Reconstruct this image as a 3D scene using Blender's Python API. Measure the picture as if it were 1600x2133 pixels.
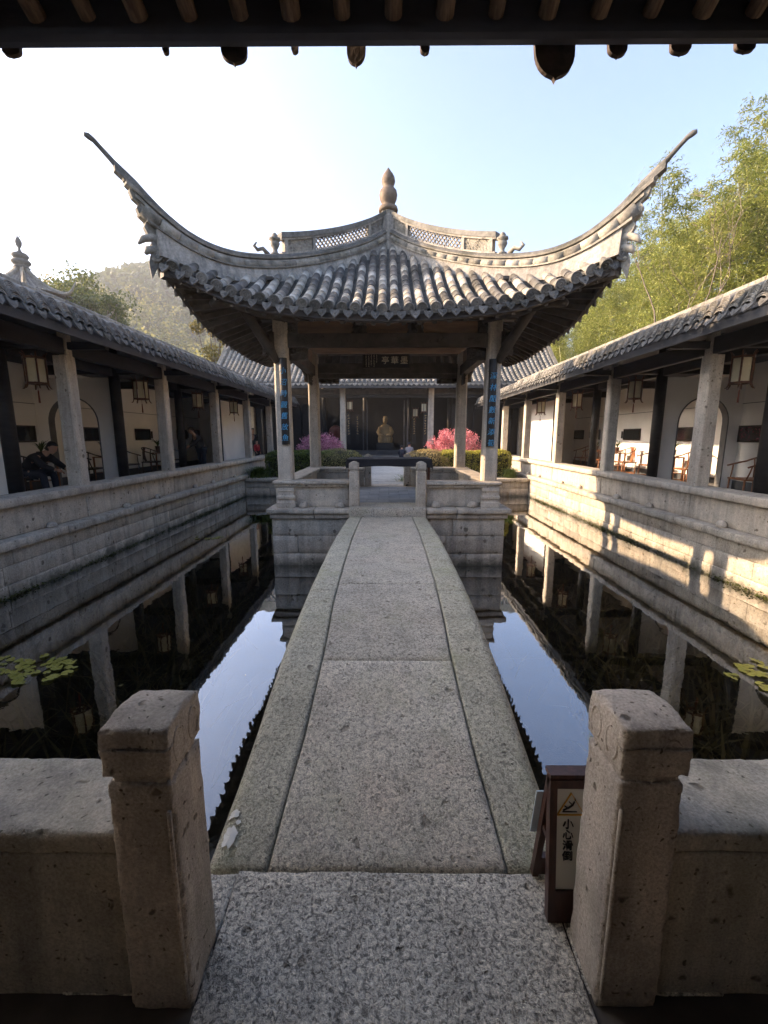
import bpy, bmesh, math, random
import numpy as np
from mathutils import Vector, Matrix, noise
R = math.radians
rnd = random.Random(7)
for o in list(bpy.data.objects):
    bpy.data.objects.remove(o)
S = bpy.context.scene
COL = S.collection

# ------------------------------------------------------------------ camera
cam_data = bpy.data.cameras.new("camera")
cam = bpy.data.objects.new("camera", cam_data)
COL.objects.link(cam)
cam_data.sensor_fit = 'VERTICAL'
cam_data.sensor_height = 24.0
cam_data.lens = 900.0 / 2133.0 * 24.0
cam_data.clip_start = 0.02
cam_data.clip_end = 3000
cam.location = (0, 0, 1.6)
cam.rotation_euler = (R(90 - 10.02), 0, R(0.376))
S.camera = cam

# ------------------------------------------------------------------ sky, sun, exposure
LIGHT = Vector((1.0, -0.13, -0.428)).normalized()      # the way the sunlight travels
W = bpy.data.worlds.new("World")
S.world = W
W.use_nodes = True
wn = W.node_tree
sky = wn.nodes.new('ShaderNodeTexSky')
sky.sky_type = 'NISHITA'
sky.sun_disc = False
SUN_EL = math.asin(-LIGHT.z)
sky.sun_elevation = SUN_EL
sky.sun_rotation = math.atan2(-LIGHT.x, -LIGHT.y)       # azimuth from +Y, clockwise
sky.altitude = 50
sky.air_density = 0.7
sky.dust_density = 3.0
sky.ozone_density = 1.6
bg = wn.nodes['Background']
bg.inputs['Strength'].default_value = 0.12
wn.links.new(sky.outputs[0], bg.inputs[0])

sun_data = bpy.data.lights.new("sun", 'SUN')
sun_data.energy = 2.9
sun_data.angle = R(0.6)
sun_data.color = (1.0, 0.71, 0.45)
sun = bpy.data.objects.new("sun", sun_data)
COL.objects.link(sun)
sun.rotation_euler = LIGHT.to_track_quat('-Z', 'Y').to_euler()
sun.location = (-30, 5, 30)

S.view_settings.view_transform = 'Standard'
S.view_settings.look = 'None'
S.view_settings.gamma = 1
S.view_settings.exposure = 2.42
S.render.engine = 'CYCLES'
S.cycles.use_denoising = True
S.cycles.use_adaptive_sampling = True
S.cycles.adaptive_threshold = 0.02
S.cycles.max_bounces = 6
S.cycles.diffuse_bounces = 5
S.cycles.glossy_bounces = 4
S.cycles.transparent_max_bounces = 8
S.cycles.sample_clamp_indirect = 6.0
S.cycles.caustics_reflective = False
S.cycles.caustics_refractive = False

# ------------------------------------------------------------------ object helpers
BASE = {}
def thing(name, label, cat, loc=(0, 0, 0), group=None, rz=0.0):
    o = bpy.data.objects.new(name, None)
    COL.objects.link(o)
    o.location = loc
    o.rotation_euler = (0, 0, rz)
    o.empty_display_size = 0.1
    tag(o, label, cat, group)
    BASE[o.name] = Matrix.Translation(loc) @ Matrix.Rotation(rz, 4, 'Z')
    return o
def tag(o, label, cat, group=None):
    o['label'] = label
    o['category'] = cat
    if group:
        o['group'] = group
    return o
def struct(o):
    o['kind'] = 'structure'
    return o
def stuff(o, label=None, cat=None):
    o['kind'] = 'stuff'
    if label:
        o['label'] = label
        o['category'] = cat
    return o
KIDS = {}
def put(name, me, mat=None, parent=None, local=False, mw=None):
    """Link a mesh. World-space vertices unless local; mw = world matrix of the object."""
    o = bpy.data.objects.new(name, me)
    COL.objects.link(o)
    if mat is not None and len(me.materials) == 0:
        me.materials.append(mat)
    M = mw if mw is not None else Matrix.Identity(4)
    if parent is not None:
        o.parent = parent
        KIDS.setdefault(parent.name, []).append(o)
        if local:
            o.matrix_basis = M
            BASE[o.name] = BASE[parent.name] @ M
        else:
            pm = BASE[parent.name]
            o.matrix_basis = pm.inverted() @ M
            BASE[o.name] = M
    else:
        o.matrix_basis = M
        BASE[o.name] = M
    return o
def mk(name, v, f, mat=None, parent=None, smooth=False, local=False, mw=None):
    me = bpy.data.meshes.new(name)
    me.from_pydata([tuple(p) for p in v], [], f)
    if smooth:
        me.polygons.foreach_set('use_smooth', [True] * len(me.polygons))
    me.update()
    return put(name, me, mat, parent, local, mw)
def from_bm(name, bm, mat=None, parent=None, smooth=False, local=False, mw=None):
    me = bpy.data.meshes.new(name)
    bm.to_mesh(me)
    bm.free()
    if smooth:
        me.polygons.foreach_set('use_smooth', [True] * len(me.polygons))
    return put(name, me, mat, parent, local, mw)
def copy_tree(o, mw, label=None, parent=None):
    """copy a thing with its parts and sub-parts (each copy linked and parented)"""
    c = o.copy()
    COL.objects.link(c)
    if parent is None:
        c.parent = None
        c.matrix_basis = mw
    else:
        c.parent = parent
    if label:
        c['label'] = label
    for ch in KIDS.get(o.name, []):
        copy_tree(ch, None, None, c)
    return c
class G:
    """collects raw geometry for one mesh"""
    def __init__(s):
        s.v = []; s.f = []
    def add(s, v, f):
        n = len(s.v)
        s.v += [tuple(p) for p in v]
        s.f += [tuple(i + n for i in q) for q in f]
        return s
    def box(s, x0, x1, y0, y1, z0, z1, M=None):
        v = [Vector(p) for p in ((x0,y0,z0),(x1,y0,z0),(x1,y1,z0),(x0,y1,z0),(x0,y0,z1),(x1,y0,z1),(x1,y1,z1),(x0,y1,z1))]
        if M is not None:
            v = [M @ p for p in v]
        return s.add(v, [(0,3,2,1),(4,5,6,7),(0,1,5,4),(1,2,6,5),(2,3,7,6),(3,0,4,7)])
    def bar(s, a, b, w, h, up=(0, 0, 1)):
        a = Vector(a); b = Vector(b); d = (b - a)
        L = d.length
        if L < 1e-6: return s
        d /= L
        up = Vector(up)
        x = d.cross(up)
        if x.length < 1e-4: x = d.cross(Vector((1, 0, 0)))
        x.normalize(); z = x.cross(d)
        v = []
        for p in (a, b):
            for sx, sz in ((-1,-1),(1,-1),(1,1),(-1,1)):
                v.append(p + x * sx * w / 2 + z * sz * h / 2)
        return s.add(v, [(3,2,1,0),(4,5,6,7),(0,1,5,4),(1,2,6,5),(2,3,7,6),(3,0,4,7)])
    def tube(s, pts, rad, n=8, cap=True):
        pts = [Vector(p) for p in pts]
        rings = []
        prev = None
        for i, p in enumerate(pts):
            d = (pts[min(i+1, len(pts)-1)] - pts[max(i-1, 0)]).normalized()
            if prev is None:
                x = d.cross(Vector((0, 0, 1)))
                if x.length < 1e-3: x = d.cross(Vector((1, 0, 0)))
            else:
                x = prev - d * prev.dot(d)
            x.normalize(); prev = x
            y = d.cross(x)
            r = rad[i] if hasattr(rad, '__len__') else rad
            rings.append([p + (x * math.cos(t) + y * math.sin(t)) * r for t in (2*math.pi*k/n for k in range(n))])
        v = [q for r in rings for q in r]
        f = []
        for i in range(len(pts)-1):
            for k in range(n):
                f.append((i*n+k, i*n+(k+1)%n, (i+1)*n+(k+1)%n, (i+1)*n+k))
        if cap:
            f.append(tuple(range(n-1, -1, -1)))
            f.append(tuple((len(pts)-1)*n+k for k in range(n)))
        return s.add(v, f)
    def lathe(s, prof, n=16, c=(0, 0, 0), sx=1, sy=1):
        v = []; f = []
        for r, z in prof:
            for k in range(n):
                t = 2*math.pi*k/n
                v.append((c[0]+r*math.cos(t)*sx, c[1]+r*math.sin(t)*sy, c[2]+z))
        for i in range(len(prof)-1):
            for k in range(n):
                f.append((i*n+k, i*n+(k+1)%n, (i+1)*n+(k+1)%n, (i+1)*n+k))
        f.append(tuple(range(n-1, -1, -1)))
        f.append(tuple((len(prof)-1)*n+k for k in range(n)))
        return s.add(v, f)
    def grid(s, P):
        """P: rows of points"""
        r = len(P); c = len(P[0])
        return s.add([q for row in P for q in row], [(i*c+j, i*c+j+1, (i+1)*c+j+1, (i+1)*c+j) for i in range(r-1) for j in range(c-1)])
    def prism(s, poly, ext):
        """extrude polygon (list of Vectors) by the vector ext"""
        ext = Vector(ext); n = len(poly)
        v = [Vector(p) for p in poly] + [Vector(p) + ext for p in poly]
        f = [tuple(range(n-1, -1, -1)), tuple(range(n, 2*n))] + [(i, (i+1)%n, n+(i+1)%n, n+i) for i in range(n)]
        return s.add(v, f)
    def sweep(s, rings):
        """closed section rings, capped"""
        n = len(rings[0])
        v = [q for r in rings for q in r]
        f = [(i*n+k, i*n+(k+1)%n, (i+1)*n+(k+1)%n, (i+1)*n+k) for i in range(len(rings)-1) for k in range(n)]
        f.append(tuple(range(n-1, -1, -1)))
        f.append(tuple((len(rings)-1)*n+k for k in range(n)))
        return s.add(v, f)
    def done(s, name, mat=None, parent=None, smooth=False, local=False, mw=None):
        return mk(name, s.v, s.f, mat, parent, smooth, local, mw)
def bevel_box(name, x0, x1, y0, y1, z0, z1, mat, parent=None, bev=0.01, seg=1, local=False):
    bm = bmesh.new()
    vs = [bm.verts.new(p) for p in ((x0,y0,z0),(x1,y0,z0),(x1,y1,z0),(x0,y1,z0),(x0,y0,z1),(x1,y0,z1),(x1,y1,z1),(x0,y1,z1))]
    for q in ((0,3,2,1),(4,5,6,7),(0,1,5,4),(1,2,6,5),(2,3,7,6),(3,0,4,7)):
        bm.faces.new([vs[i] for i in q])
    if bev > 0:
        bmesh.ops.bevel(bm, geom=bm.edges[:], offset=bev, segments=seg, affect='EDGES', clamp_overlap=True)
    return from_bm(name, bm, mat, parent, local=local)
def rough_box(name, x0, x1, y0, y1, z0, z1, mat, parent=None, res=0.04, bev=0.012, amp=0.004, freq=9.0, chip=0.010, shape=None, smooth=True):
    """hand-cut stone: subdivided box with worn, uneven edges"""
    def ticks(a, b):
        n = max(1, min(70, int((b-a)/res)))
        e = min(bev*1.3 + 0.003, (b-a)*0.2)
        return [a] + [a+e + (b-a-2*e)*i/n for i in range(n+1)] + [b]
    TX, TY, TZ = ticks(x0, x1), ticks(y0, y1), ticks(z0, z1)
    nx, ny, nz = len(TX)-1, len(TY)-1, len(TZ)-1
    idx = {}; V = []; F = []
    def vert(i, j, k):
        key = (i, j, k)
        if key in idx: return idx[key]
        p = Vector((TX[i], TY[j], TZ[k]))
        nrm = Vector(((i == nx) - (i == 0), (j == ny) - (j == 0), (k == nz) - (k == 0)))
        cnt = abs(nrm.x) + abs(nrm.y) + abs(nrm.z)
        n1 = noise.noise(p * freq)
        n2 = noise.noise(p * freq * 0.35 + Vector((5, 3, 1)))
        d = amp * (n1 + n2)
        if cnt >= 2:
            d -= bev * 0.7 + chip * max(0.0, noise.noise(p * freq * 1.7 + Vector((9, 9, 9)))) * 1.6
        q = p + nrm.normalized() * d
        idx[key] = len(V); V.append(shape(q) if shape else q)
        return idx[key]
    for i in range(nx):
        for j in range(ny):
            F.append((vert(i,j,0), vert(i,j+1,0), vert(i+1,j+1,0), vert(i+1,j,0)))
            F.append((vert(i,j,nz), vert(i+1,j,nz), vert(i+1,j+1,nz), vert(i,j+1,nz)))
    for i in range(nx):
        for k in range(nz):
            F.append((vert(i,0,k), vert(i+1,0,k), vert(i+1,0,k+1), vert(i,0,k+1)))
            F.append((vert(i,ny,k), vert(i,ny,k+1), vert(i+1,ny,k+1), vert(i+1,ny,k)))
    for j in range(ny):
        for k in range(nz):
            F.append((vert(0,j,k), vert(0,j,k+1), vert(0,j+1,k+1), vert(0,j+1,k)))
            F.append((vert(nx,j,k), vert(nx,j+1,k), vert(nx,j+1,k+1), vert(nx,j,k+1)))
    return mk(name, V, F, mat, parent, smooth)
def interp(pts):
    xs = [p[0] for p in pts]; ys = [p[1] for p in pts]; n = len(xs)
    d = [(ys[i+1]-ys[i])/(xs[i+1]-xs[i]) for i in range(n-1)]
    m = [d[0]] + [(d[i-1]+d[i])/2 for i in range(1, n-1)] + [d[-1]]
    def f(x):
        if x <= xs[0]: return ys[0] + m[0]*(x-xs[0])
        if x >= xs[-1]: return ys[-1] + m[-1]*(x-xs[-1])
        i = 0
        while x > xs[i+1]: i += 1
        h = xs[i+1]-xs[i]; t = (x-xs[i])/h
        return (2*t**3-3*t*t+1)*ys[i] + (t**3-2*t*t+t)*h*m[i] + (-2*t**3+3*t*t)*ys[i+1] + (t**3-t*t)*h*m[i+1]
    return f
def lerp(a, b, t): return a + (b-a)*t

# ------------------------------------------------------------------ materials
def new_mat(name):
    m = bpy.data.materials.new(name)
    m.use_nodes = True
    nt = m.node_tree
    return m, nt, nt.nodes['Principled BSDF']
def node(nt, typ, **kw):
    n = nt.nodes.new(typ)
    for k, v in kw.items():
        if k in n.inputs: n.inputs[k].default_value = v
        else: setattr(n, k, v)
    return n
def ramp(nt, fac, stops):
    n = nt.nodes.new('ShaderNodeValToRGB')
    cr = n.color_ramp
    while len(cr.elements) > 1: cr.elements.remove(cr.elements[-1])
    for i, (p, c) in enumerate(stops):
        e = cr.elements[0] if i == 0 else cr.elements.new(p)
        e.position = p
        e.color = c if len(c) == 4 else (*c, 1)
    nt.links.new(fac, n.inputs[0])
    return n.outputs[0]
def mixc(nt, fac, a, b, mode='MIX'):
    n = nt.nodes.new('ShaderNodeMix')
    n.data_type = 'RGBA'; n.blend_type = mode
    for sock, val in ((0, fac), (6, a), (7, b)):
        if hasattr(val, 'links') or hasattr(val, 'is_linked'): nt.links.new(val, n.inputs[sock])
        else: n.inputs[sock].default_value = val if sock == 0 else ((*val, 1) if len(val) == 3 else val)
    return n.outputs[2]
def math_n(nt, op, a, b=0.0, clamp=False):
    n = nt.nodes.new('ShaderNodeMath'); n.operation = op; n.use_clamp = clamp
    for i, v in enumerate((a, b)):
        if hasattr(v, 'is_linked'): nt.links.new(v, n.inputs[i])
        else: n.inputs[i].default_value = v
    return n.outputs[0]
def pos(nt):
    return nt.nodes.new('ShaderNodeNewGeometry').outputs['Position']
def noise_n(nt, vec, scale, detail=4, rough=0.55, dist=0.0):
    n = node(nt, 'ShaderNodeTexNoise', Scale=scale, Detail=detail, Roughness=rough, Distortion=dist)
    nt.links.new(vec, n.inputs['Vector'])
    return n.outputs[0]
def voro(nt, vec, scale, feature='F1'):
    n = node(nt, 'ShaderNodeTexVoronoi', Scale=scale)
    n.feature = feature
    nt.links.new(vec, n.inputs['Vector'])
    return n
def bump(nt, bsdf, h, strength=0.4, dist=0.01):
    b = node(nt, 'ShaderNodeBump', Strength=strength, Distance=dist)
    nt.links.new(h, b.inputs['Height'])
    nt.links.new(b.outputs[0], bsdf.inputs['Normal'])

def stone_mat(name, c1, c2, pit=0.5, grain=0.35, gscale=70, pscale=11, bstr=0.5, tint=None, vary=0.10, moss=None, wet=None, rough=0.85, coarse=0.0, cscale=60, streak=0.0):
    m, nt, b = new_mat(name)
    P = pos(nt)
    big = noise_n(nt, P, 1.3, 5)
    col = mixc(nt, ramp(nt, big, [(0.32, (0,0,0)), (0.68, (1,1,1))]), c1, c2)
    if tint:
        t = noise_n(nt, P, 3.1, 4)
        col = mixc(nt, math_n(nt, 'MULTIPLY', ramp(nt, t, [(0.45, (0,0,0)), (0.7, (1,1,1))]), 0.6), col, tint)
    # grey blotches
    bl = noise_n(nt, P, 6.5, 6, 0.65)
    col = mixc(nt, ramp(nt, bl, [(0.3, (0.75,)*3), (0.55, (0,)*3)]), col, (c1[0]*0.62, c1[1]*0.62, c1[2]*0.62))
    g = noise_n(nt, P, gscale, 3, 0.7)
    gm = ramp(nt, g, [(0.3, (1-grain,)*3), (0.7, (1+grain*0.6,)*3)])
    col = mixc(nt, 1.0, col, gm, 'MULTIPLY')
    # pits: only some cells of a warped voronoi are holes
    wv = node(nt, 'ShaderNodeTexNoise', Scale=18.0, Detail=2.0)
    nt.links.new(P, wv.inputs['Vector'])
    wmix = nt.nodes.new('ShaderNodeVectorMath'); wmix.operation = 'MULTIPLY_ADD'
    nt.links.new(wv.outputs[1], wmix.inputs[0]); wmix.inputs[1].default_value = (0.07,)*3; nt.links.new(P, wmix.inputs[2])
    v = voro(nt, wmix.outputs[0], pscale)
    sep = nt.nodes.new('ShaderNodeSeparateColor'); nt.links.new(v.outputs['Color'], sep.inputs[0])
    sel = math_n(nt, 'GREATER_THAN', sep.outputs[0], 0.42)
    rad = math_n(nt, 'MULTIPLY', sep.outputs[1], 0.30)
    hole = math_n(nt, 'MULTIPLY', math_n(nt, 'MULTIPLY', math_n(nt, 'SUBTRACT', rad, v.outputs['Distance']), 9.0, True), sel)
    v2 = voro(nt, wmix.outputs[0], pscale * 3.3)
    sep2 = nt.nodes.new('ShaderNodeSeparateColor'); nt.links.new(v2.outputs['Color'], sep2.inputs[0])
    hole2 = math_n(nt, 'MULTIPLY', math_n(nt, 'MULTIPLY', math_n(nt, 'SUBTRACT', math_n(nt, 'MULTIPLY', sep2.outputs[1], 0.33), v2.outputs['Distance']), 8.0, True), math_n(nt, 'GREATER_THAN', sep2.outputs[0], 0.5))
    holes = math_n(nt, 'MAXIMUM', hole, hole2)
    col = mixc(nt, math_n(nt, 'MULTIPLY', holes, pit), col, (c1[0]*0.22, c1[1]*0.2, c1[2]*0.18))
    hgt = math_n(nt, 'SUBTRACT', math_n(nt, 'MULTIPLY', g, 0.5), math_n(nt, 'MULTIPLY', holes, 0.9))
    if coarse > 0:
        cn = noise_n(nt, P, cscale, 4, 0.75, 0.6)
        cm = ramp(nt, cn, [(0.40, (1-coarse,)*3), (0.49, (1.0,)*3), (0.58, (1+coarse*0.5,)*3)])
        col = mixc(nt, 1.0, col, cm, 'MULTIPLY')
        hgt = math_n(nt, 'ADD', hgt, math_n(nt, 'MULTIPLY', cn, 1.6))
    if streak > 0:
        # rain run-off: stains drawn out downwards, and broad weathered patches
        mp = node(nt, 'ShaderNodeMapping'); mp.inputs['Scale'].default_value = (7.0, 7.0, 0.7)
        nt.links.new(P, mp.inputs['Vector'])
        sn = noise_n(nt, mp.outputs[0], 1.0, 5, 0.65)
        col = mixc(nt, 1.0, col, ramp(nt, sn, [(0.36, (1-streak, 1-streak*0.97, 1-streak*0.92)), (0.56, (1, 1, 1))]), 'MULTIPLY')
    sepp = nt.nodes.new('ShaderNodeSeparateXYZ'); nt.links.new(P, sepp.inputs[0])
    if moss:
        mn = noise_n(nt, P, 2.3, 6, 0.7)
        col = mixc(nt, math_n(nt, 'MULTIPLY', ramp(nt, mn, [(0.50, (0,0,0)), (0.68, (1,1,1))]), moss[1]), col, moss[0])
    if wet is not None:
        # damp, algae-dark band just above the waterline, ragged upper edge
        wnse = noise_n(nt, P, 3.0, 5, 0.7)
        lev = math_n(nt, 'ADD', math_n(nt, 'MULTIPLY', math_n(nt, 'SUBTRACT', wnse, 0.5), 0.45), sepp.outputs[2])
        band = ramp(nt, math_n(nt, 'ADD', lev, 1.0), [(wet - 0.05 + 1.0, (1,1,1)), (wet + 0.12 + 1.0, (0,0,0))])
        col = mixc(nt, math_n(nt, 'MULTIPLY', band, 0.85), col, (0.055, 0.058, 0.042))
    if vary:
        oi = nt.nodes.new('ShaderNodeObjectInfo')
        vm = ramp(nt, oi.outputs['Random'], [(0.0, (1-vary,)*3), (1.0, (1+vary,)*3)])
        col = mixc(nt, 1.0, col, vm, 'MULTIPLY')
    nt.links.new(col, b.inputs['Base Color'])
    b.inputs['Roughness'].default_value = rough
    b.inputs['Specular IOR Level'].default_value = 0.3
    bump(nt, b, hgt, bstr, 0.012)
    return m
def plain_mat(name, c, rough=0.6, var=0.15, scale=6.0, bstr=0.15, obj_vary=0.0, spec=0.4, c2=None, bscale=40, metal=0.0, stretch=None):
    m, nt, b = new_mat(name)
    P = pos(nt)
    if stretch:
        mp = node(nt, 'ShaderNodeMapping'); mp.inputs['Scale'].default_value = stretch
        nt.links.new(P, mp.inputs['Vector']); P = mp.outputs[0]
    n = noise_n(nt, P, scale, 5, 0.6)
    col = mixc(nt, ramp(nt, n, [(0.35, (0,)*3), (0.65, (1,)*3)]), tuple(x*(1-var) for x in c), c2 or tuple(x*(1+var) for x in c))
    if obj_vary:
        oi = nt.nodes.new('ShaderNodeObjectInfo')
        col = mixc(nt, 1.0, col, ramp(nt, oi.outputs['Random'], [(0, (1-obj_vary,)*3), (1, (1+obj_vary,)*3)]), 'MULTIPLY')
    nt.links.new(col, b.inputs['Base Color'])
    b.inputs['Roughness'].default_value = rough
    b.inputs['Specular IOR Level'].default_value = spec
    b.inputs['Metallic'].default_value = metal
    if bstr:
        bump(nt, b, noise_n(nt, P, bscale, 4, 0.6), bstr, 0.01)
    return m
def tile_mat(name, stops, streak=0.35, lichen=0.25, rough=0.8):
    """fired grey clay; every tile has its own shade of grey"""
    m, nt, b = new_mat(name)
    P = pos(nt)
    oi = nt.nodes.new('ShaderNodeObjectInfo')
    col = ramp(nt, oi.outputs['Random'], stops)
    n = noise_n(nt, P, 14, 6, 0.7)
    col = mixc(nt, 1.0, col, ramp(nt, n, [(0.3, (1-streak,)*3), (0.7, (1+streak*0.7,)*3)]), 'MULTIPLY')
    mo = noise_n(nt, P, 2.1, 5, 0.7)
    col = mixc(nt, 1.0, col, ramp(nt, mo, [(0.36, (0.55, 0.56, 0.52)), (0.55, (1, 1, 1))]), 'MULTIPLY')
    l = noise_n(nt, P, 30, 5, 0.75)
    col = mixc(nt, math_n(nt, 'MULTIPLY', ramp(nt, l, [(0.55, (0,)*3), (0.68, (1,)*3)]), lichen), col, (0.42, 0.41, 0.37))
    nt.links.new(col, b.inputs['Base Color'])
    b.inputs['Roughness'].default_value = rough
    b.inputs['Specular IOR Level'].default_value = 0.25
    bump(nt, b, n, 0.4, 0.006)
    return m
def leaf_mat(name, stops, trans=0.35, rough=0.5, hue_scale=0.5):
    m, nt, b = new_mat(name)
    P = pos(nt)
    gi = nt.nodes.new('ShaderNodeNewGeometry')
    rpi = gi.outputs['Random Per Island']
    n = noise_n(nt, P, hue_scale, 3, 0.6)
    f = math_n(nt, 'ADD', math_n(nt, 'MULTIPLY', rpi, 0.55), math_n(nt, 'MULTIPLY', n, 0.55))
    col = ramp(nt, f, stops)
    nt.links.new(col, b.inputs['Base Color'])
    b.inputs['Roughness'].default_value = rough
    b.inputs['Specular IOR Level'].default_value = 0.25
    tr = nt.nodes.new('ShaderNodeBsdfTranslucent')
    nt.links.new(col, tr.inputs[0])
    mx = nt.nodes.new('ShaderNodeMixShader'); mx.inputs[0].default_value = trans
    nt.links.new(b.outputs[0], mx.inputs[1]); nt.links.new(tr.outputs[0], mx.inputs[2])
    nt.links.new(mx.outputs[0], nt.nodes['Material Output'].inputs[0])
    return m

M_ = {}
M_['stone'] = stone_mat('pitted_tuff', (0.64, 0.565, 0.455), (0.55, 0.495, 0.41), pit=0.85, grain=0.25, gscale=55, pscale=9, bstr=0.5, tint=(0.50, 0.42, 0.335), streak=0.28)
M_['pond'] = stone_mat('pond_wall_stone', (0.62, 0.555, 0.45), (0.51, 0.47, 0.395), pit=0.75, grain=0.3, gscale=40, pscale=8, bstr=0.5, streak=0.30, tint=(0.52, 0.43, 0.335), wet=-0.44, vary=0.16)
M_['post'] = stone_mat('worn_post_stone', (0.58, 0.50, 0.415), (0.50, 0.435, 0.365), pit=0.9, grain=0.35, gscale=110, pscale=16, bstr=0.7, vary=0.04, moss=((0.24, 0.23, 0.17), 0.45), streak=0.35)
M_['rail'] = stone_mat('balustrade_stone', (0.60, 0.555, 0.47), (0.52, 0.465, 0.375), pit=0.85, grain=0.35, gscale=120, pscale=14, bstr=0.7, vary=0.04, tint=(0.40, 0.35, 0.26), moss=((0.22, 0.215, 0.14), 0.5), streak=0.35)
M_['bridge_edge'] = stone_mat('bridge_edge_granite', (0.62, 0.58, 0.46), (0.52, 0.50, 0.40), pit=0.6, grain=0.45, gscale=150, pscale=13, bstr=0.9, tint=(0.50, 0.46, 0.34), vary=0.05, moss=((0.36, 0.37, 0.19), 0.38), coarse=0.42)
M_['bridge'] = stone_mat('bridge_granite', (0.68, 0.62, 0.51), (0.58, 0.54, 0.455), pit=0.6, grain=0.45, gscale=150, pscale=13, bstr=0.9, tint=(0.60, 0.51, 0.41), vary=0.11, moss=((0.42, 0.43, 0.25), 0.28), coarse=0.42)
M_['landing'] = stone_mat('landing_stone', (0.72, 0.66, 0.55), (0.62, 0.58, 0.49), pit=0.6, grain=0.5, gscale=120, pscale=20, bstr=1.0, vary=0.04, coarse=0.62, cscale=58)
M_['paving'] = plain_mat('grey_brick_paving', (0.23, 0.245, 0.26), 0.6, 0.15, 3.0, 0.2, obj_vary=0.12)
M_['path'] = stone_mat('path_stone', (0.45, 0.44, 0.41), (0.40, 0.39, 0.36), pit=0.4, vary=0.08)
M_['darkfloor'] = plain_mat('dark_gate_floor', (0.06, 0.05, 0.04), 0.75, 0.3, 5)
M_['tile'] = tile_mat('barrel_tile', [(0.0, (0.10, 0.095, 0.088)), (0.32, (0.17, 0.16, 0.145)), (0.5, (0.25, 0.23, 0.20)), (0.62, (0.43, 0.39, 0.33)), (0.82, (0.62, 0.58, 0.50)), (1.0, (0.36, 0.33, 0.28))])
M_['pan'] = tile_mat('pan_tile', [(0.0, (0.10, 0.10, 0.098)), (1.0, (0.15, 0.145, 0.135))], 0.4, 0.15)
M_['endtile'] = tile_mat('eave_tile', [(0.0, (0.13, 0.125, 0.115)), (1.0, (0.27, 0.255, 0.225))], 0.4, 0.35)
M_['cortile'] = tile_mat('corridor_tile', [(0.0, (0.15, 0.142, 0.13)), (0.6, (0.22, 0.208, 0.188)), (1.0, (0.32, 0.30, 0.265))], 0.45, 0.5)
M_['ridge'] = tile_mat('ridge_tile', [(0.0, (0.19, 0.175, 0.15)), (0.6, (0.29, 0.265, 0.22)), (1.0, (0.41, 0.37, 0.305))], 0.45, 0.35)
M_['ridge_plaster'] = stone_mat('ridge_plaster', (0.43, 0.39, 0.33), (0.27, 0.25, 0.22), pit=0.35, grain=0.3, gscale=30, pscale=6, bstr=0.5, vary=0.05, streak=0.45)
M_['darkwood'] = plain_mat('black_stained_timber', (0.022, 0.0195, 0.018), 0.55, 0.35, 3, 0.3, spec=0.35, stretch=(1, 1, 3))
M_['eavewood'] = plain_mat('weathered_dark_timber', (0.060, 0.050, 0.042), 0.7, 0.4, 5, 0.4)
M_['panelwood'] = plain_mat('brown_frieze_board', (0.20, 0.125, 0.082), 0.7, 0.25, 9, 0.3, stretch=(0.25, 1, 2))
M_['fascia'] = plain_mat('blue_grey_fascia', (0.060, 0.060, 0.063), 0.6, 0.25, 2, 0.2)
M_['brownwood'] = plain_mat('red_brown_wood', (0.115, 0.045, 0.022), 0.45, 0.25, 8, 0.2, stretch=(1, 1, 4))
M_['chairwood'] = plain_mat('rosewood', (0.20, 0.082, 0.034), 0.4, 0.25, 8, 0.1, obj_vary=0.15)
M_['blackchair'] = plain_mat('dark_chair_wood', (0.035, 0.022, 0.016), 0.4, 0.25, 8, 0.1)
M_['white'] = plain_mat('white_lime_wall', (0.86, 0.835, 0.79), 0.9, 0.06, 0.9, 0.08, bscale=20)
M_['skirt'] = plain_mat('dark_skirting', (0.06, 0.062, 0.066), 0.7, 0.15, 2)
M_['corfloor'] = plain_mat('corridor_floor_brick', (0.19, 0.185, 0.175), 0.6, 0.2, 4)
M_['char_blue'] = plain_mat('blue_lettering', (0.08, 0.36, 0.62), 0.5, 0.1, 8, 0)
M_['char_pale'] = plain_mat('pale_gold_lettering', (0.80, 0.72, 0.54), 0.5, 0.1, 8, 0)
M_['gold'] = plain_mat('gold_lettering', (0.42, 0.30, 0.12), 0.45, 0.1, 8, 0)
M_['board'] = plain_mat('black_board', (0.018, 0.017, 0.017), 0.45, 0.2, 8, 0.1)
M_['cloth'] = plain_mat('black_cloth', (0.016, 0.015, 0.020), 0.75, 0.2, 8, 0.2, spec=0.5)
M_['paper'] = plain_mat('cream_lantern_silk', (0.66, 0.60, 0.42), 0.8, 0.06, 6, 0)

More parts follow.
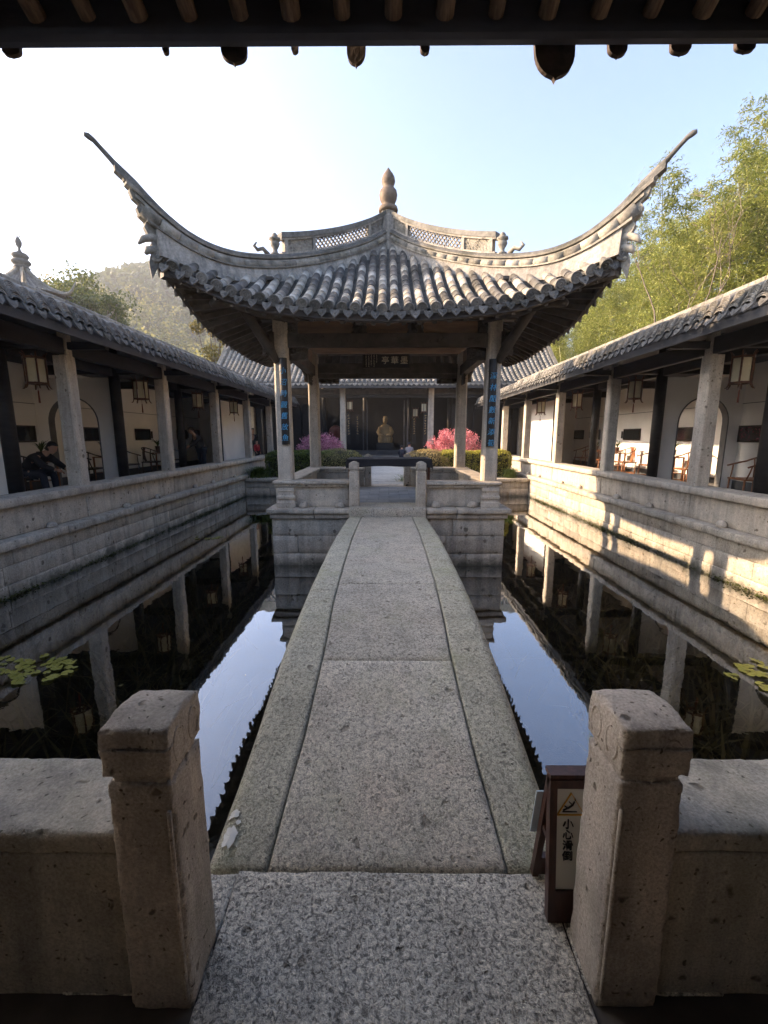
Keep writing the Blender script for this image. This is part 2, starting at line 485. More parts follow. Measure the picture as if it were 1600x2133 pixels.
# ================================================================== GROUND, WATER
WZ = -0.5
def water_mat():
    m, nt, b = new_mat('pond_water')
    out = nt.nodes['Material Output']
    nt.nodes.remove(b)
    P = pos(nt)
    gl = node(nt, 'ShaderNodeBsdfGlossy', Roughness=0.0)
    gl.inputs['Color'].default_value = (0.95, 0.97, 1, 1)
    tr = node(nt, 'ShaderNodeBsdfTransparent'); tr.inputs[0].default_value = (0.55, 0.54, 0.45, 1)
    lw = node(nt, 'ShaderNodeLayerWeight', Blend=0.5)
    n1 = noise_n(nt, P, 1.6, 2, 0.5)
    n2 = noise_n(nt, P, 9.0, 2, 0.5)
    bp = node(nt, 'ShaderNodeBump', Strength=0.13, Distance=0.02)
    nt.links.new(math_n(nt, 'ADD', n1, math_n(nt, 'MULTIPLY', n2, 0.10)), bp.inputs['Height'])
    nt.links.new(bp.outputs[0], gl.inputs['Normal']); nt.links.new(bp.outputs[0], lw.inputs['Normal'])
    mx = nt.nodes.new('ShaderNodeMixShader')
    nt.links.new(ramp(nt, lw.outputs['Facing'], [(0.0, (0.10,)*3), (0.3, (0.17,)*3), (0.55, (0.34,)*3), (0.8, (0.66,)*3), (1.0, (1,)*3)]), mx.inputs[0]); nt.links.new(tr.outputs[0], mx.inputs[1]); nt.links.new(gl.outputs[0], mx.inputs[2])
    nt.links.new(mx.outputs[0], out.inputs[0])
    return m
M_['water'] = water_mat()
struct(mk('pond_water', [(-5.0,1.2,WZ),(5.0,1.2,WZ),(5.0,15.05,WZ),(-5.0,15.05,WZ)], [(0,1,2,3)], M_['water']))
M_['mud'] = plain_mat('pond_mud', (0.016, 0.014, 0.009), 0.9, 0.5, 2.5, 0.4)
struct(mk('pond_bed', [(-5.3,0.8,-1.05),(5.3,0.8,-1.05),(5.3,15.4,-1.05),(-5.3,15.4,-1.05)], [(0,1,2,3)], M_['mud']))
# water weed: nobody could count it
M_['weed'] = leaf_mat('water_weed', [(0.1, (0.04, 0.035, 0.018)), (0.5, (0.10, 0.085, 0.042)), (0.9, (0.24, 0.20, 0.10))], 0.2)
g = G()
wr = random.Random(3)
for _ in range(13000):
    x = wr.uniform(-4.9, 4.9); y = 1.3 + 13.5 * wr.random() ** 1.5
    if abs(x) < 1.9 and 6.8 < y < 10.5: continue
    if abs(x) < 1.25 + 0.14*y and y < 6.5 and wr.random() < 0.93: continue
    if noise.noise(Vector((x*0.9, y*0.9, 3))) < -0.22 and wr.random() < 0.75: continue
    h = wr.uniform(0.15, 0.50); a = wr.uniform(0, 6.28); w = wr.uniform(0.007, 0.016)
    dx, dy = math.cos(a)*w, math.sin(a)*w
    lx, ly = wr.uniform(-0.35, 0.35), wr.uniform(-0.35, 0.35)
    z0 = -1.05
    g.add([(x-dx,y-dy,z0),(x+dx,y+dy,z0),(x+dx+lx*0.5,y+dy+ly*0.5,z0+h*0.6),(x-dx+lx*0.5,y-dy+ly*0.5,z0+h*0.6),(x+lx*1.3,y+ly*1.3,z0+h)], [(0,1,2,3),(3,2,4)])
stuff(g.done('water_weed', M_['weed']), 'dark brown water weed growing under the pond surface', 'water weed')
# ground sheet beyond the courtyard
M_['earth'] = plain_mat('earth_ground', (0.10, 0.095, 0.06), 0.9, 0.35, 0.4, 0.3)
g = G()
# a ring of ground round the pond basin, far enough to reach the horizon
for x0, x1, y0, y1 in ((-900, -8.4, -900, 1500), (8.4, 900, -900, 1500), (-8.4, 8.4, 15.3, 1500), (-8.4, 8.4, -900, -6.0)):
    g.box(x0, x1, y0, y1, -1.6, 0.08)
struct(g.done('ground', M_['earth']))

# ================================================================== NEAR LANDING AND BALUSTRADES
o = rough_box('landing', -0.548, 0.588, -0.6, 1.352, -0.35, 0.0, M_['landing'], None, res=0.03, bev=0.004, chip=0.003, amp=0.004, freq=14)
struct(o)
struct(rough_box('landing_edge', -0.95, -0.549, 0.99, 1.350, -0.35, -0.004, M_['landing'], None, res=0.05, bev=0.008))
struct(rough_box('landing_edge', 0.589, 0.99, 1.0, 1.350, -0.35, -0.004, M_['landing'], None, res=0.05, bev=0.008))
struct(bevel_box('gate_floor', -7.0, 7.0, -5.0, 1.30, -0.5, -0.012, M_['darkfloor'], None, 0))
def carve(bmz, x, y0, y1, depth):
    pass
def balustrade(s, label_side, xin, yf):
    t = thing('stone_balustrade', label_side, 'balustrade', (s*0.7, 1.05, 0), 'stone balustrades flanking the bridge entrance')
    # post: tapering shaft, neck groove and a cap with a cambered top
    w = 0.175; d = 0.185
    xa, xb = (xin - w, xin) if s < 0 else (xin, xin + w)
    def taper(p):
        k = 1.0 - 0.05 * max(0, min(1, p.z / 0.9))
        cx, cyy = (xa+xb)/2, yf + d/2
        return Vector((cx + (p.x-cx)*k, cyy + (p.y-cyy)*k, p.z))
    post = rough_box('post', xa, xb, yf, yf+d, -0.02, 0.715, M_['post'], t, res=0.016, bev=0.0045, amp=0.003, freq=22, chip=0.012, shape=taper)
    rough_box('neck', xa+0.013, xb-0.013, yf+0.013, yf+d-0.013, 0.700, 0.742, M_['post'], post, res=0.012, bev=0.004, amp=0.002, freq=30)
    def capshape(p):
        cx, cyy = (xa+xb)/2, yf + d/2
        q = p.copy()
        if p.z > 0.83:
            q.z -= 0.012 * ((p.y-cyy)/(d/2))**2 + 0.004 * ((p.x-cx)/(w/2))**2
        # bellied sides
        k = 1.0 + 0.035 * math.sin(max(0, min(1, (p.z-0.735)/0.14)) * math.pi)
        q.x = cx + (p.x-cx)*k; q.y = cyy + (p.y-cyy)*k
        return q
    capo = rough_box('cap', xa, xb, yf, yf+d, 0.738, 0.882, M_['post'], post, res=0.012, bev=0.0035, amp=0.0028, freq=26, chip=0.009, shape=capshape)
    # carved scrolls in relief on the cap and below the neck, on the inner and front faces
    g = G()
    xs = xin + (0.0012 if s < 0 else -0.0012)
    for base in (yf+0.05, yf+0.135):
        pts = [(xs, base + 0.028*math.cos(a), 0.80 + 0.045*math.sin(a)) for a in [R(q) for q in range(-60, 250, 25)]]
        g.tube(pts, 0.0042, 5)
    for base in (xa+0.05, xb-0.05):
        pts = [(base + 0.026*math.cos(a), yf+0.001, 0.80 + 0.042*math.sin(a)) for a in [R(q) for q in range(-60, 250, 25)]]
        g.tube(pts, 0.004, 5)
    g.done('carved_scroll', M_['post'], post, True)
    # bead along the inner front edge of the shaft
    g = G(); g.tube([(xin - s*0*0.01 + (-0.012 if s < 0 else 0.012), yf-0.002, 0.02 + 0.62*q/8) for q in range(9)], 0.006, 6)
    g.done('edge_bead', M_['post'], post, True)
    # low wall, bench-wide coping
    xo = s*5.0
    x0, x1 = (xo, xa) if s < 0 else (xb, xo)
    near0, near1 = (max(x0, -1.9), x1) if s < 0 else (x0, min(x1, 1.9))
    rough_box('panel', near0+0.002, near1-0.002, yf+0.03, yf+0.24, -0.3, 0.475, M_['rail'], t, res=0.05, bev=0.004, amp=0.003)
    rough_box('coping', near0, near1-0.001, yf+0.022, yf+0.305, 0.476, 0.545, M_['rail'], t, res=0.022, bev=0.008, amp=0.0035, freq=16, chip=0.010)
    fx0, fx1 = (x0, near0-0.006) if s < 0 else (near1+0.006, x1)
    rough_box('panel', fx0, fx1, yf+0.03, yf+0.24, -0.3, 0.475, M_['rail'], t, res=0.12, bev=0.006)
    rough_box('coping', fx0, fx1, yf+0.022, yf+0.305, 0.476, 0.545, M_['rail'], t, res=0.08, bev=0.008)
    # embankment below, down into the water
    bevel_box('footing', min(xo, s*0.7), max(xo, s*0.7), yf+0.05, yf+0.36, -1.3, -0.02, M_['rail'], t, 0.01)
    return t
balustrade(-1, 'worn stone post with low bench-wide wall left of the bridge end', -0.552, 0.966)
balustrade(1, 'worn stone post with low wall right of the bridge end, beside the sign', 0.600, 0.978)

# ================================================================== BRIDGE
bz = interp([(1.30, -0.015), (1.36, 0.0), (1.6, 0.10), (2.0, 0.235), (2.4, 0.325), (3.1, 0.395), (4.0, 0.42), (4.9, 0.425), (5.6, 0.40), (6.74, 0.335)])
bw = interp([(1.3, 0.70), (1.36, 0.695), (1.6, 0.66), (2.0, 0.635), (2.4, 0.63), (3.5, 0.63), (6.8, 0.625)])
cw = interp([(1.3, 0.455), (1.36, 0.45), (1.8, 0.40), (2.3, 0.378), (3.0, 0.392), (4.5, 0.40), (6.8, 0.395)])
br = thing('stone_bridge', 'gently arched footbridge of long worn stone slabs over the pond', 'bridge', (0, 4.0, 0))
def bridge_piece(name, y0, y1, xl, xr, thick, round_l=False, round_r=False, dz=0.0):
    """slab between two edge functions, following the arch"""
    ys = [y0, y0+0.008] + [y0 + (y1-y0)*i/max(4, int((y1-y0)/0.05)) for i in range(1, max(4, int((y1-y0)/0.05)))] + [y1-0.008, y1]
    ny = len(ys)-1; nx = 12 if not (round_l or round_r) else 10
    top = []
    rows = []
    for i in range(ny+1):
        y = ys[i]
        a, b = xl(y), xr(y)
        jl = 0.004*noise.noise(Vector((3.1, y*4, a*3))); jr = 0.004*noise.noise(Vector((7.7, y*4, b*3)))
        a += jl; b += jr
        ring = []
        zt = bz(y) + dz
        endk = min(i, ny-i)
        edge_drop = 0.012 if endk == 0 else 0.0
        ring.append((a, y, zt - thick)); 
        us = [0, 0.008/(b-a), 0.02/(b-a)] + [q/nx for q in range(1, nx)] + [1 - 0.02/(b-a), 1 - 0.008/(b-a), 1]
        for j, u in enumerate(us):
            x = a + (b-a)*u
            z = zt + 0.003*noise.noise(Vector((x*7, y*7, 1))) - edge_drop
            if round_l: z -= 0.06*max(0, 1-u/0.26)**2.4
            elif j == 0: z -= 0.012
            if round_r: z -= 0.06*max(0, 1-(1-u)/0.26)**2.4
            elif j == len(us)-1: z -= 0.012
            ring.append((x, y, z))
        ring.append((b, y, zt - thick))
        rows.append(ring)
    g = G(); g.sweep([r[::-1] for r in rows])
    return g.done(name, M_['bridge_edge'] if name == 'edge_slab' else M_['bridge'], br, True)
gap = 0.006
for y0, y1 in ((1.362, 3.24), (3.246, 6.735)):
    bridge_piece('edge_slab', y0, y1, lambda y: -bw(y), lambda y: -cw(y)-gap/2, 0.30, round_l=True)
    bridge_piece('edge_slab', y0, y1, lambda y: cw(y)+gap/2 + 0.005, lambda y: bw(y)+0.02, 0.30, round_r=True)
for y0, y1, dz in ((1.362, 2.332, 0.0), (2.340, 3.385, -0.004), (3.389, 6.735, 0.0)):
    bridge_piece('centre_slab', y0, y1, lambda y: -cw(y)+gap/2, lambda y: cw(y)+0.005-gap/2, 0.24, dz=dz)
# white splash of dried paint on the left slab
g = G()
for (cx, cyy, rx, ry, sd) in ((-0.618, 1.452, 0.026, 0.034, 2), (-0.622, 1.525, 0.022, 0.014, 5), (-0.598, 1.497, 0.010, 0.007, 8)):
    ring = []
    for k in range(22):
        t = 2*math.pi*k/22
        r = 1 + 0.55*noise.noise(Vector((math.cos(t)*2.2, math.sin(t)*2.2, sd)))
        x = cx + math.cos(t)*rx*r; y = cyy + math.sin(t)*ry*r
        ring.append((x, y, 0))
    def top(x, y):
        u = (x + bw(y))/(bw(y)-cw(y)); return bz(y) - 0.06*max(0, 1-u/0.26)**2.4 + 0.0065
    v = [(x, y, top(x, y)) for x, y, _ in ring] + [(cx, cyy, top(cx, cyy)+0.001)]
    n = len(ring)
    g.add(v, [(k, (k+1) % n, n) for k in range(n)])
M_['paint'] = plain_mat('dried_white_paint', (0.68, 0.67, 0.62), 0.7, 0.08, 20, 0.1)
g.done('paint_spill', M_['paint'], br)
# moss in the joint at the near left corner
M_['moss'] = leaf_mat('moss', [(0.1, (0.035, 0.045, 0.010)), (0.6, (0.07, 0.085, 0.02)), (1.0, (0.12, 0.13, 0.035))], 0.2)

# ================================================================== POND WALLS (left and right)
def pond_wall(s, label):
    t = thing('pond_wall', label, 'wall', (s*5.0, 10, -0.5))
    wr = random.Random(11 if s < 0 else 12)
    X = s*4.95
    def bx(name, a, b, y0, y1, z0, z1, mat, par=t, **k):
        x0, x1 = sorted((s*a, s*b))
        return rough_box(name, x0, x1, y0, y1, z0, z1, mat, par, **k)
    for z0, z1, inset in ((-1.3, -0.335, -0.012), (-0.330, -0.085, 0.0), (-0.080, 0.125, 0.006)):
        y = 1.35 - wr.random()*0.6
        while y < 15.3:
            L = wr.uniform(0.75, 1.35)
            ya, yb = max(1.33, y), min(15.3, y+L)
            if yb - ya > 0.05:
                off = wr.uniform(-0.006, 0.006) + inset
                bx('stone_block', 4.95+off, 5.25, ya+0.003, yb-0.003, z0, z1-0.001, M_['pond'], res=0.10, bev=0.003, amp=0.004, freq=6, chip=0.006)
            y += L
    y = 1.35
    while y < 22.5:                                        # projecting ledge slabs
        L = wr.uniform(1.5, 2.3); yb = min(22.5, y+L)
        bx('ledge_slab', 4.875+wr.uniform(-0.006, 0.006), 5.30, y+0.002, yb-0.002, 0.128, 0.245+wr.uniform(-0.003, 0.003), M_['pond'], res=0.08, bev=0.006, amp=0.004, chip=0.012)
        y += L
    ys = [4.2-3.07, 4.2, 7.27, 10.32, 13.39, 16.46, 19.53, 22.55]
    for a, b in zip(ys[:-1], ys[1:]):                       # parapet panels, dividers and coping
        a2 = max(a, 1.36)
        bx('parapet_panel', 5.085, 5.24, a2+0.07, b-0.07, 0.247, 0.652, M_['stone'], res=0.12, bev=0.006, amp=0.004)
        bx('coping', 4.99, 5.44, a2+0.003, b-0.003, 0.655, 0.775, M_['stone'], res=0.09, bev=0.008, amp=0.003, chip=0.010)
        for k in (0.30, 0.70):
            yk = a + (b-a)*k + wr.uniform(-0.06, 0.06)
            if yk < 2: continue
            g = G(); hh = wr.uniform(0.075, 0.10)
            g.lathe([(0.0, -0.01), (0.085, -0.01), (0.09, hh*0.35), (0.07, hh*0.75), (0.03, hh), (0.0, hh)], 10, (s*5.03, yk, 0.245), 0.7, 1)
            g.v = [tuple(Vector(p) + Vector((noise.noise(Vector(p)*20), noise.noise(Vector(p)*20+Vector((3,3,3))), noise.noise(Vector(p)*17)))*0.012) for p in g.v]
            g.done('knob_stone', M_['pond'], t, True)
    for y in ys[1:]:
        bx('parapet_pier', 5.07, 5.25, y-0.068, y+0.068, 0.247, 0.653, M_['stone'], res=0.08, bev=0.006)
    # moss along the waterline
    g = G()
    for _ in range(4200):
        y = wr.uniform(1.5, 15.2)
        nn = noise.noise(Vector((y*0.8, 2.0*s, 0.3)))
        dens = 0.25 + 0.75*max(0, nn*2.2 + 0.25)
        if s < 0: dens *= 1.6 if 4.5 < y < 8.5 else 0.8
        if wr.random() > dens: continue
        h = wr.uniform(0.0, 0.035 + 0.055*max(0, nn+0.3))
        z = WZ + h*wr.random() + wr.uniform(-0.01, 0.02)
        x = s*(4.945 - wr.uniform(0, 0.05))
        r = wr.uniform(0.006, 0.018)
        a = wr.uniform(0, 6.28)
        g.add([(x + r*math.cos(a), y + r*math.sin(a), z), (x - r*math.sin(a)*0.8, y + r*math.cos(a)*0.8, z + r*0.5), (x - r*math.cos(a), y - r*math.sin(a), z + wr.uniform(0, r)), (x + r*math.sin(a), y - r*math.cos(a), z - r*0.4)], [(0,1,2),(0,2,3)])
    stuff(g.done('moss', M_['moss'], t))
    return t
pond_wall(-1, 'pale stone pond embankment with parapet below the left corridor')
pond_wall(1, 'sun-warmed stone pond embankment with parapet below the right corridor')

# garden bank closing the pond at the far end, with the pier behind the pavilion
t = thing('garden_bank', 'low stone bank at the far end of the pond', 'wall', (0, 15.1, -0.5))
wr = random.Random(4)
for x0, x1 in ((-4.94, -0.75), (0.75, 4.94)):
    for z0, z1 in ((-1.3, -0.22), (-0.215, 0.02)):
        x = x0
        while x < x1 - 0.02:
            L = min(wr.uniform(0.7, 1.3), x1 - x)
            if x1 - (x+L) < 0.3: L = x1 - x
            rough_box('stone_block', x+0.003, x+L-0.003, 15.0, 15.3, z0, z1, M_['pond'], t, res=0.12, bev=0.008, amp=0.004)
            x += L
    rough_box('coping', x0, x1, 14.93, 15.32, 0.024, 0.14, M_['pond'], t, res=0.12, bev=0.012, amp=0.004)
M_['soil'] = plain_mat('garden_soil', (0.06, 0.05, 0.03), 0.9, 0.3, 6, 0.4)
struct(bevel_box('garden_bed', -5.05, 5.05, 15.30, 20.6, -0.5, 0.16, M_['soil'], None, 0))
struct(bevel_box('hall_terrace', -8.4, 8.4, 20.62, 30, -0.5, 0.55, M_['corfloor'], None, 0))
p = thing('stone_walkway', 'pale slab walkway from the pavilion to the hall', 'walkway', (0, 12.5, -0.4))
bevel_box('pier', -0.62, 0.62, 10.36, 20.6, -1.3, 0.36, M_['pond'], p, 0)
wr = random.Random(9)
y = 10.37
while y < 20.5:
    L = wr.uniform(0.55, 1.1)
    yb = min(20.6, y+L)
    bevel_box('slab', -0.62, 0.62, y+0.004, yb-0.004, 0.362, 0.43+wr.uniform(-0.004, 0.004), M_['path'], p, 0.008)
    y += L
struct(bevel_box('pier_soil', 0.625, 1.6, 10.42, 15.0, -1.3, 0.20, M_['soil'], None, 0))

# ================================================================== PAVILION
CX, CY = 0.02, 8.55
pav = thing('pavilion', 'open square pavilion on the pond with sweeping upturned grey tiled roof', 'pavilion', (CX, CY, -0.5))
def pw(k, x, a, z):
    """face k (0 front, 1 right, 2 back, 3 left): x along the eave, a outward from the centre"""
    if k == 0: return Vector((CX + x, CY - a, z))
    if k == 1: return Vector((CX + a, CY + x, z))
    if k == 2: return Vector((CX - x, CY + a, z))
    return Vector((CX - a, CY - x, z))
# ---- platform
pf = bevel_box('platform_core', CX-1.80, CX+1.80, 6.95, 10.25, -1.3, 0.32, M_['stone'], pav, 0)
wr = random.Random(21)
def face_blocks(k, half, out):
    for zi, (z0, z1) in enumerate(((-1.3, -0.30), (-0.296, 0.0), (0.004, 0.285))):
        x = -half
        first = True
        while x < half - 0.02:
            L = wr.uniform(0.8, 1.3) if zi != 2 else wr.uniform(1.2, 1.9)
            if first and zi == 1: L *= 0.45
            first = False
            L = min(L, half - x)
            if half - (x+L) < 0.35: L = half - x
            if k in (0, 2):
                y0, y1 = (CY-out, CY-out+0.2) if k == 0 else (CY+out-0.2, CY+out)
                rough_box('stone_block', CX+x+0.002, CX+x+L-0.002, y0, y1, z0, z1, M_['pond'], pf, res=0.09, bev=0.006, amp=0.004, freq=7)
            else:
                x0, x1 = (CX+half-0.2, CX+half-0.001) if k == 1 else (CX-half+0.001, CX-half+0.2)
                yy = CY - out + 0.205 + (x+half)/(2*half)*(2*out-0.41); LL = L/(2*half)*(2*out-0.41)
                rough_box('stone_block', x0, x1, yy+0.002, yy+LL-0.002, z0, z1, M_['pond'], pf, res=0.12, bev=0.006, amp=0.004, freq=7)
            x += L
for k in range(4): face_blocks(k, 1.875, 1.72)
for x0, x1, y0, y1 in ((-1.94, -1.18, 6.74, 7.3), (-1.176, -0.605, 6.74, 7.3), (0.612, 1.10, 6.74, 7.3), (1.104, 1.96, 6.74, 7.3),
                       (-1.94, -1.4, 7.304, 8.6), (-1.94, -1.4, 8.604, 9.8), (1.42, 1.96, 7.304, 8.6), (1.42, 1.96, 8.604, 9.8),
                       (-1.94, -0.605, 9.804, 10.35), (0.612, 1.96, 9.804, 10.35)):
    # cornice course in two fillets
    rough_box('cornice_slab', CX+x0, CX+x1-0.003, y0, y1, 0.372, 0.452, M_['stone'], pav, res=0.07, bev=0.008, amp=0.003)
    ins = 0.045
    rough_box('cornice_fillet', CX+(x0+ins if x0 < -1.9 else x0), CX+(x1-ins if x1 > 1.9 else x1)-0.003, y0+(ins if y0 < 7 else 0), y1-(ins if y1 > 10 else 0), 0.288, 0.369, M_['stone'], pav, res=0.09, bev=0.006, amp=0.003)
rough_box('threshold_stone', -0.60, 0.628, 6.715, 7.30, 0.30, 0.478, M_['bridge'], pav, res=0.05, bev=0.012)
rough_box('threshold_stone', -0.60, 0.628, 9.804, 10.355, 0.30, 0.452, M_['stone'], pav, res=0.05, bev=0.012)
# floor bricks, running joints
yy = 7.31
row = 0
while yy < 9.79:
    D = 0.245
    x = -1.38 + (0.0 if row % 2 == 0 else -0.2)
    while x < 1.40:
        xa, xb = max(-1.38, x), min(1.40, x+0.40)
        if xb - xa > 0.03:
            bevel_box('floor_brick', CX+xa+0.002, CX+xb-0.002, yy+0.002, min(9.795, yy+D)-0.002, 0.40, 0.449+wr.uniform(-0.002, 0.001), M_['paving'], pav, 0.004)
        x += 0.40
    yy += D; row += 1
# ---- bench walls between the columns
def bench(k, x0, x1, out, z0=0.454, z1=0.885, ped=None, name='bench'):
    """panel with overhanging seat slab on face k; x0..x1 along the face, out = distance of the seat front from the centre"""
    def bb(nm, xa, xb, oa, ob, za, zb, par=pav, **kw):
        A = pw(k, xa, oa, za); B = pw(k, xb, ob, zb)
        return rough_box(nm, min(A.x, B.x), max(A.x, B.x), min(A.y, B.y), max(A.y, B.y), za, zb, M_['stone'], par, **kw)
    seat = bb('bench_seat', x0, x1, out-0.33, out, z1-0.062, z1, res=0.06, bev=0.012, amp=0.003, freq=12)
    bb('seat_fillet', x0+0.02, x1-0.02, out-0.31, out-0.035, z1-0.10, z1-0.064, seat, res=0.08, bev=0.008, amp=0.002)
    bb('bench_panel', x0+0.03, x1-0.01, out-0.26, out-0.09, z0, z1-0.102, res=0.07, bev=0.006, amp=0.003)
# front benches (either side of the opening)
bench(0, -1.86, -0.625, 1.655)
bench(0, 0.60, 1.83, 1.655, z1=0.872)
# rear
bench(2, -1.86, -0.52, 1.60); bench(2, 0.52, 1.86, 1.60)
# sides (seat tops lie a touch lower so that no planes coincide)
bench(1, -1.30, 1.25, 1.86, z1=0.868); bench(3, -1.25, 1.30, 1.86, z1=0.880)
# moulded pedestals at the front corners
for sx in (-1, 1):
    cx = CX + sx*1.645; cy = 7.02
    prof = [(0.150, 0.456), (0.150, 0.535), (0.135, 0.55), (0.128, 0.575), (0.150, 0.60), (0.152, 0.635), (0.128, 0.655), (0.125, 0.70), (0.138, 0.725), (0.135, 0.775)]
    rings = []
    for r, z in prof:
        rings.append([(cx-r, cy-r, z), (cx+r, cy-r, z), (cx+r, cy+r, z), (cx-r, cy+r, z)])
    g = G(); g.sweep(rings); g.done('pedestal', M_['stone'], pav)
    for xx in (sx*1.36, sx*0.78):
        g = G()
        g.lathe([(0.0, 0), (0.075, 0), (0.085, 0.03), (0.062, 0.075), (0.03, 0.10), (0, 0.105)], 10, (CX+xx, 6.92, 0.452), 1, 0.7)
        g.v = [tuple(Vector(p) + Vector((noise.noise(Vector(p)*20), noise.noise(Vector(p)*20+Vector((3,3,3))), noise.noise(Vector(p)*17)))*0.018) for p in g.v]
        g.done('knob_stone', M_['stone'], pav, True)
# posts of the openings
def opening_post(x0, x1, y0, y1, z0, z1):
    po = rough_box('opening_post', x0, x1, y0, y1, z0, z1-0.16, M_['stone'], pav, res=0.035, bev=0.008, amp=0.003)
    rough_box('neck', x0+0.012, x1-0.012, y0+0.012, y1-0.012, z1-0.165, z1-0.135, M_['stone'], po, res=0.03, bev=0.003, amp=0.001)
    cx, cyy = (x0+x1)/2, (y0+y1)/2
    def sh(p):
        q = p.copy()
        if p.z > z1 - 0.03: q.z -= 0.035*abs((p.x-cx)/((x1-x0)/2))**1.5
        return q
    rough_box('cap', x0, x1, y0, y1, z1-0.138, z1, M_['stone'], po, res=0.03, bev=0.006, amp=0.002, shape=sh)
opening_post(-0.605, -0.447, 6.86, 7.02, 0.452, 1.20)
opening_post(0.470, 0.628, 6.86, 7.02, 0.452, 1.20)
opening_post(-0.515, -0.36, 9.95, 10.11, 0.452, 1.19)
opening_post(0.39, 0.545, 9.95, 10.11, 0.452, 1.19)
# ---- columns: square shafts with chamfered corners
def chamf_col(name, cx, cy, w, z0, z1, mat, par, c=0.03, top_w=None, taper=0.94):
    g = G()
    rings = []
    nz = 14
    for i in range(nz+1):
        z = z0 + (z1-z0)*i/nz
        k = 1 - (1-taper)*i/nz
        h = w/2*k
        ring = []
        for (x, y) in ((-h+c, -h), (h-c, -h), (h, -h+c), (h, h-c), (h-c, h), (-h+c, h), (-h, h-c), (-h, -h+c)):
            j = 0.003*noise.noise(Vector((cx+x*9, cy+y*9, z*5)))
            ring.append((cx+x+j, cy+y+j, z))
        rings.append(ring)
    g.sweep(rings)
    return g.done(name, mat, par)
COLS = [(-1.65, 7.10), (1.665, 7.10), (-1.64, 10.0), (1.67, 10.0)]
for i, (x, y) in enumerate(COLS):
    chamf_col('column', x, y, 0.235, 0.884 if i == 0 else (0.871 if i == 1 else 0.45), 3.45, M_['stone'], pav)
# ---- timber frame
def beam(nm, a, b, w, h, mat, par=pav):
    g = G(); g.bar(a, b, w, h); return g.done(nm, mat, par)
xl, xr = -1.54, 1.555
for Y in (7.10, 10.0):
    beam('tie_beam', (xl, Y, 3.05), (xr, Y, 3.05), 0.15, 0.205, M_['eavewood'])
    beam('upper_beam', (-1.95, Y, 3.405), (1.97, Y, 3.405), 0.16, 0.115, M_['eavewood'])
for X in (-1.645, 1.668):
    beam('tie_beam', (X, 7.22, 3.0), (X, 9.88, 3.0), 0.14, 0.20, M_['eavewood'])
    beam('upper_beam', (X, 6.8, 3.52), (X, 10.3, 3.52), 0.15, 0.11, M_['eavewood'])
    for j in range(3):
        y0 = 7.25 + j*0.88
        g = G(); g.box(X-0.02, X+0.02, y0+0.02, y0+0.80, 3.11, 3.44); g.done('frieze_board', M_['panelwood'], pav)
# front frieze boards with shaped ends and the carved blocks between them
for x0, x1 in ((-1.40, -0.53), (-0.33, 0.33), (0.56, 1.42)):
    g = G()
    h = 0.09; zc = 3.252
    poly = [(x0+0.03, zc-h), (x1-0.03, zc-h), (x1, zc-h*0.4), (x1-0.02, zc), (x1, zc+h*0.4), (x1-0.03, zc+h), (x0+0.03, zc+h), (x0, zc+h*0.4), (x0+0.02, zc), (x0, zc-h*0.4)]
    g.prism([Vector((p[0], 7.085, p[1])) for p in poly], (0, 0.035, 0)); g.done('frieze_board', M_['panelwood'], pav)
g = G(); g.box(-0.018, 0.018, 7.07, 7.084, 3.165, 3.34); g.done('frieze_strip', M_['panelwood'], pav)
def carved(nm, c, w, h, d, seed, par=pav, mat=None, n=9):
    """openwork carving: curls and leaves in dark wood"""
    r = random.Random(seed); g = G()
    for _ in range(n):
        px, pz = r.uniform(-w/2, w/2)*0.75, r.uniform(-h/2, h/2)*0.75
        rr = r.uniform(0.16, 0.30)*min(w, h); a0 = r.uniform(0, 6.28); sgn = r.choice((-1, 1))
        pts = []
        for q in range(9):
            t = q/8; rad = rr*(1-0.75*t)
            an = a0 + sgn*t*5.0
            pts.append(Vector((px + rad*math.cos(an), r.uniform(-0.3, 0.3)*d, pz + rad*math.sin(an))))
        g.tube(pts, [max(0.006, 0.05*min(w, h)*(1.2-0.6*q/8)) for q in range(9)], 5)
    g.box(-w/2, w/2, d*0.2, d*0.5, -h/2, h/2)
    M = c if isinstance(c, Matrix) else Matrix.Translation(c)
    g.v = [tuple(M @ Vector(p)) for p in g.v]
    return g.done(nm, mat or M_['eavewood'], par, True)
for i, x in enumerate((-1.47, -0.43, 0.445, 1.49)):
    carved('carved_block', (x, 7.06, 3.252), 0.17, 0.18, 0.06, 30+i)
# relief strip along the tie beam
carvedstrip = [carved('beam_carving', (x, 7.02, 3.06), 0.60, 0.13, 0.03, 50+i, n=7) for i, x in enumerate((-1.15, -0.5, 0.15, 0.8, 1.25))]
# cusped lower board
for Y, zt in ((7.10, 2.945), (10.0, 2.945)):
    g = G()
    poly = [(-1.22, zt), (1.24, zt), (1.22, zt-0.03), (1.16, zt-0.045), (1.14, zt-0.08), (-1.12, zt-0.08), (-1.14, zt-0.045), (-1.20, zt-0.03)]
    g.prism([Vector((p[0], Y-0.04, p[1])) for p in poly], (0, 0.08, 0)); g.done('cusped_board', M_['panelwood'], pav)
